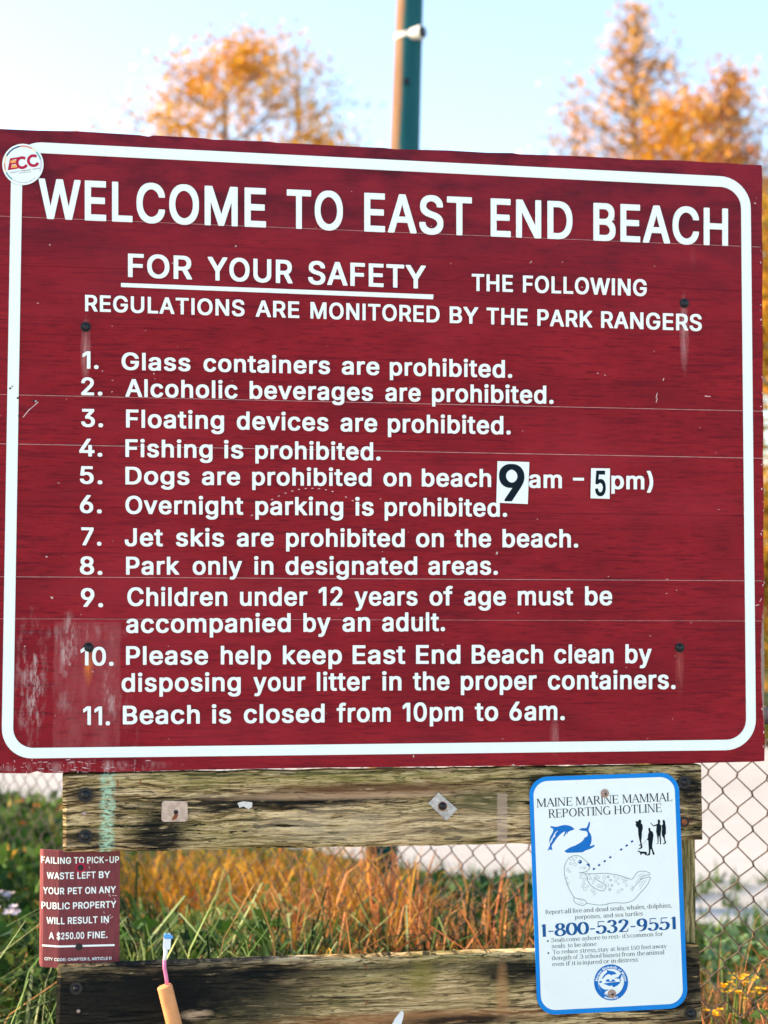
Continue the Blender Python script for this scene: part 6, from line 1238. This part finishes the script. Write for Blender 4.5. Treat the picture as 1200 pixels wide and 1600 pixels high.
leafy(500, (1090, 1300), (4.6, 6.0), (1440, 1560), [(.11, .20, .09), (.14, .22, .10), (.05, .10, .03)], [1, 1, 1], .05)
leafy(700, (620, 860), (5.2, 6.8), (1365, 1440), [(.03, .09, .03), (.08, .15, .06), (.02, .05, .018)], [1, 1, 1], .055)
tag(L.build('grey_green_weeds', M['leaf']), 'small grey green weed leaves among the grass behind the fence', 'weeds', kind='stuff')

# single plants ---------------------------------------------------------------
def stems_mesh(root, tops, r=.0022, mat=None):
    mb = MB()
    for t in tops: mb.tube([(0, 0, -.01), (t[0] * .35, t[1] * .35, t[2] * .55), t], [r * 1.5, r * 1.2, r], 5)
    return mb.build('stem', mat, root)
def flowering(name, label, p, tops, petal_mat, leaves_n, fsize, cluster, group=None):
    root = empty(name, (p.x, p.y, 0)); tag(root, label, 'plant', group)
    stems_mesh(root, tops, .003, plain('stem_green', (.10, .14, .03), .6, .2, 40))
    L = Leaves(); k = leaves_n
    tp = np.array([tops[i % len(tops)] for i in range(k)]); u = rg.uniform(.2, .9, (k, 1))
    leaf_cards(L, tp * np.concatenate([u, u, u], 1) + rg.normal(0, .012, (k, 3)), .055, pal(GREEN, [3, 3, 2, 1], k), .3, .45)
    L.build('foliage', M['leaf'], root)
    for t in tops:
        mb = MB()
        for c in range(cluster):
            o = Vector(t) + Vector((rnd.gauss(0, fsize * 1.1), rnd.gauss(0, fsize), rnd.gauss(0, fsize * .6)))
            for k in range(5):
                a = k * 1.2566 + rnd.random(); d = Vector((math.cos(a), math.sin(a) * .8, .35)).normalized(); sd = Vector((-d.y, d.x, 0)) * .42
                mb.add([o, o + (d * .6 + sd) * fsize, o + d * fsize * 1.1, o + (d * .6 - sd) * fsize], [(0, 1, 2, 3)])
        mb.build('flower_head', petal_mat, root)
white_p = plain('pale_petals', (.80, .70, .78), .6, .08, 60); yel = plain('yellow_petals', (.85, .42, .01), .55, .12, 60)
def top_of(base, px, py, Y): q = at(px, py, Y); return (q.x - base.x, q.y - base.y, q.z)
b = at(30, 1500, 4.9)
flowering('white_flower_plant', 'weed with pale pinkish white flower heads left of the small maroon sign', b, [top_of(b, 14, 1420, 4.9), top_of(b, 30, 1432, 4.95), top_of(b, 6, 1400, 5.1)], white_p, 40, .016, 6)
b = at(1150, 1640, 3.8)
flowering('yellow_flower_plant', 'yellow flowering weed right of the right post, flowers standing highest', b, [top_of(b, 1152, 1529, 3.8), top_of(b, 1166, 1532, 3.85), top_of(b, 1183, 1548, 3.8), top_of(b, 1160, 1536, 3.8)], yel, 24, .010, 6)
b = at(1125, 1640, 3.75)
flowering('yellow_flower_plant', 'low yellow flowering weed at the foot of the right post in the bottom right corner', b, [top_of(b, 1112, 1588, 3.75), top_of(b, 1150, 1550, 3.7), top_of(b, 1138, 1545, 3.75)], yel, 24, .011, 6)
b = at(34, 1430, 6.0)
flowering('yellow_flower_plant', 'blurred yellow flowering weed directly under the pale flower heads on the left', b, [top_of(b, 34, 1437, 5.2), top_of(b, 14, 1452, 5.2), top_of(b, 22, 1442, 5.2)], plain('yellow_green_petals', (.55, .38, .03), .55, .12, 60), 20, .014, 5)

# trees -----------------------------------------------------------------------
def grow(p, d, ln, r, depth, out, tips, rr, spread=.5, up=.15, kids=(2, 3), shrink=.72):
    q = p + d * ln * .5 + Vector((rr.gauss(0, .05), rr.gauss(0, .05), 0)) * ln; e = q + (d + Vector((rr.gauss(0, .12), rr.gauss(0, .12), up * .4))).normalized() * ln * .5
    out.append(([p, q, e], [r, r * .8, r * .62]))
    if depth <= 1: tips.append((q, e))
    if depth == 0: return
    for _ in range(rr.randint(*kids)):
        nd = (d + Vector((rr.gauss(0, spread), rr.gauss(0, spread), rr.gauss(0, spread * .6) + up))).normalized()
        grow(e if rr.random() < .7 else q, nd, ln * shrink * rr.uniform(.75, 1.15), r * .6, depth - 1, out, tips, rr, spread, up, kids, shrink)
def finish_tree(root, segs, clusters, palette, weights, size, per, sig, trunk_r=.04):
    mb = MB()
    for pts, rad in segs: mb.tube(pts, rad, 6 if rad[0] > .03 else 4, cap=False)
    mb.build('trunk', M['bark'], root, smooth=True)
    L = Leaves()
    cs = np.array([c[:3] for c in clusters]); k = len(cs)
    w = rg.uniform(.3, 1.7, k) * np.array([c[3] for c in clusters])
    cnt = rg.poisson(per * w); idx = np.repeat(np.arange(k), cnt)
    pos = cs[idx] + rg.normal(0, 1, (len(idx), 3)) * sig * rg.uniform(.5, 1.2, k)[idx][:, None] * np.array([1, 1, .75])
    base = pal(palette, weights, k, .15)
    cols = base[idx] * .6 + pal(palette, weights, len(idx), .25) * .4
    leaf_cards(L, pos, size, cols, .2, .7)
    L.build('crown', M['leaf'], root)
def broadleaf(name, label, px, Y, ytop, width_px, crown_y0, palette, weights, seed, per=18, size=.09, sig=.22, depth=5, cat='tree', group=None, lean=0.0, airy=1.0):
    rr = random.Random(seed)
    x = (px - 600) / FPX * Y; root = empty(name, (x, Y, 0)); tag(root, label, cat, group)
    Hh = EYE + (934 - ytop) / FPX * Y; wd = width_px / FPX * Y / 2; zc = EYE + (934 - crown_y0) / FPX * Y
    segs = []; tips = []
    tr = [Vector((0, 0, -.1)), Vector((rr.gauss(0, .05), 0, zc * .5)), Vector((lean * .5, rr.gauss(0, .1), zc)), Vector((lean, 0, (zc + Hh) * .5)), Vector((lean * 1.2, 0, Hh * .93))]
    r0 = .018 * Hh; segs.append((tr, [r0, r0 * .7, r0 * .36, r0 * .15, r0 * .05]))
    nb = 24
    for i in range(nb):
        u = i / (nb - 1); z = zc * .85 + (Hh * .88 - zc * .85) * u
        k = min(int(np.interp(z, [v.z for v in tr], range(5))), 3); f = (z - tr[k].z) / (tr[k + 1].z - tr[k].z); o = tr[k].lerp(tr[k + 1], f)
        a = rr.uniform(0, 6.28); prof = math.sin(math.pi * (.25 + .7 * u)) ** .8
        ln = wd * prof * rr.uniform(.35, .8)
        grow(o, Vector((math.cos(a), math.sin(a), .55)).normalized(), ln, r0 * .16 * (1 - u * .6), depth - 2, segs, tips, rr, .5, .12, (2, 3), .7)
    cl = []
    for q, e in tips:
        for p in (q, e):
            if p.z > .4: cl.append((p.x, p.y, p.z, airy * rr.choice((0, .6, 1, 1.5))))
    finish_tree(root, segs, cl, palette, weights, size, per, sig)
    return root
def conifer(name, label, px, Y, ytop, width_px, y_base, palette, weights, seed, per=14, size=.07, sig=.15, n=58, cat='tree', group=None):
    rr = random.Random(seed); x = (px - 600) / FPX * Y; root = empty(name, (x, Y, 0)); tag(root, label, cat, group)
    Hh = EYE + (934 - ytop) / FPX * Y; wd = width_px / FPX * Y / 2; zb = EYE + (934 - y_base) / FPX * Y
    segs = [([Vector((0, 0, -.1)), Vector((.06, 0, Hh * .4)), Vector((-.04, 0, Hh * .75)), Vector((0, 0, Hh))], [.014 * Hh, .010 * Hh, .004 * Hh, .001 * Hh])]; cl = []
    for i in range(n):
        u = (i + rr.random()) / n; z = zb + (Hh - .1 - zb) * u
        a = i * 2.4 + rr.uniform(-.4, .4); ln = wd * (1 - u) ** .95 * rr.uniform(.6, 1.1) + .08
        d = Vector((math.cos(a), math.sin(a), .25 + .3 * u)); p0 = Vector((0, 0, z)); p1 = p0 + d * ln * .55 + Vector((0, 0, -.03 * ln)); p2 = p0 + d * ln + Vector((0, 0, rr.uniform(-.05, .22) * ln))
        segs.append(([p0, p1, p2], [.02, .013, .005]))
        m = max(2, int(ln * 6))
        for k in range(m):
            t = (k + .7) / m; c = p0.lerp(p1, t * 2) if t < .5 else p1.lerp(p2, t * 2 - 1)
            off = Vector((rr.gauss(0, 1), rr.gauss(0, 1), rr.gauss(0, .4))) * .10 * ln ** .5
            cl.append((c.x + off.x, c.y + off.y, c.z + off.z, rr.choice((.2, .7, 1, 1.4))))
            if rr.random() < .3: segs.append(([c, c + off * 2.2], [.006, .003]))
    finish_tree(root, segs, cl, palette, weights, size, per, sig)
    return root
PF = 1.25
AUT = [(.50, .21, .012), (.66, .36, .05), (.40, .15, .015), (.26, .16, .03)]
AUTG = [(.50, .20, .015), (.38, .26, .05), (.20, .19, .05), (.56, .28, .03)]
PURP = [(.34, .13, .05), (.28, .10, .07), (.48, .20, .04), (.36, .20, .06)]
broadleaf('maple_tree', 'airy golden autumn tree standing alone, behind the left half of the big sign', 348, 25, -45, 290, 300, AUT, [4, 5, 1, 2], 5, 6.5, .105, .26)
broadleaf('birch_tree', 'thin olive green autumn tree with sparse twigs, just right of the lone golden tree', 462, 28, -20, 170, 330, AUTG, [1, 2, 5, 1], 8, 1.3, .10, .26, airy=.8)
broadleaf('young_tree', 'low orange tree crown just showing over the sign, right of the sparse olive tree', 492, 24, 130, 130, 330, AUT, [3, 3, 2, 1], 12, 4, .10, .22)
conifer('larch_tree', 'tall pointed golden tree, highest of those at the right edge', 1000, 26, -14, 480, 480, AUT, [4, 4, 2, 2], 21, 8.5, .10, .19, n=150)
conifer('larch_tree', 'short golden tree left of the tallest pointed tree, its base behind the sign', 905, 27, 150, 200, 470, AUT + PURP[:1], [3, 3, 2, 1, 1], 23, 8, .10, .22)
conifer('larch_tree', 'russet pointed tree with dull purple tints at the right edge of the picture', 1150, 24, 85, 300, 480, PURP + AUT[:2], [3, 2, 2, 3, 3, 3], 31, 10, .10, .21, n=120)
broadleaf('maple_tree', 'loose golden tree filling the gap between the tallest pointed tree and the russet tree', 1085, 25, 60, 230, 400, AUT, [3, 4, 2, 2], 33, 7, .105, .30)
broadleaf('bare_tree', 'nearly leafless far tree just right of the pole', 668, 42, 160, 60, 300, PURP, [1, 1, 1, 1], 41, 1.2, .12, .25)
broadleaf('bare_tree', 'nearly leafless far tree midway between the pole and the pointed trees', 765, 46, 190, 70, 320, PURP, [1, 1, 1, 1], 43, 1.0, .12, .25)
broadleaf('bare_tree', 'nearly leafless far tree beyond the left edge of the pointed trees', 855, 44, 165, 60, 320, PURP, [1, 1, 1, 1], 44, 1.6, .12, .25)
broadleaf('hedge_tree', 'dense yellow and dark green bushy tree beside the right edge of the sign', 1262, 16.5, 250, 200, 1080, [(.50, .27, .02), (.55, .20, .02), (.03, .06, .015), (.35, .20, .03)], [3, 2, 6, 2], 51, 22, .10, .26, depth=5)
for i, (px, Y, yt, wdt, lab) in enumerate(((1120, 18.5, 420, 230, 'rightmost'), (900, 19, 520, 280, 'second from the right'), (640, 19.5, 560, 280, 'middle'), (380, 19, 540, 280, 'second from the left'), (120, 19.5, 560, 280, 'leftmost'))):
    broadleaf('shrub', 'broad autumn shrub behind the big sign, ' + lab + ' of its row', px, Y, yt, wdt, 1050, AUTG, [3, 3, 4, 2], 60 + i, 12, .13, .30, depth=4, cat='shrub', group='autumn shrubs beyond the paving')
# strip of growth along the far side of the paving
PF = 1.0
L = Leaves(); n = 9000
Y = rg.uniform(15.5, 19, n); X = rg.uniform(-12, 12, n)
blades(L, np.stack([X, Y, np.full(n, -.01)], 1), rg.uniform(.15, .5, n), rg.uniform(.02, .2, n), rg.uniform(0, 6.28, n), rg.uniform(.015, .035, n), pal(GREEN + GOLD, [3, 3, 2, 1, 2, 1, 1, 1], n), .8, 3)
tag(L.build('verge_grass', M['grass']), 'grass strip along the far side of the pale paving', 'grass', kind='stuff')
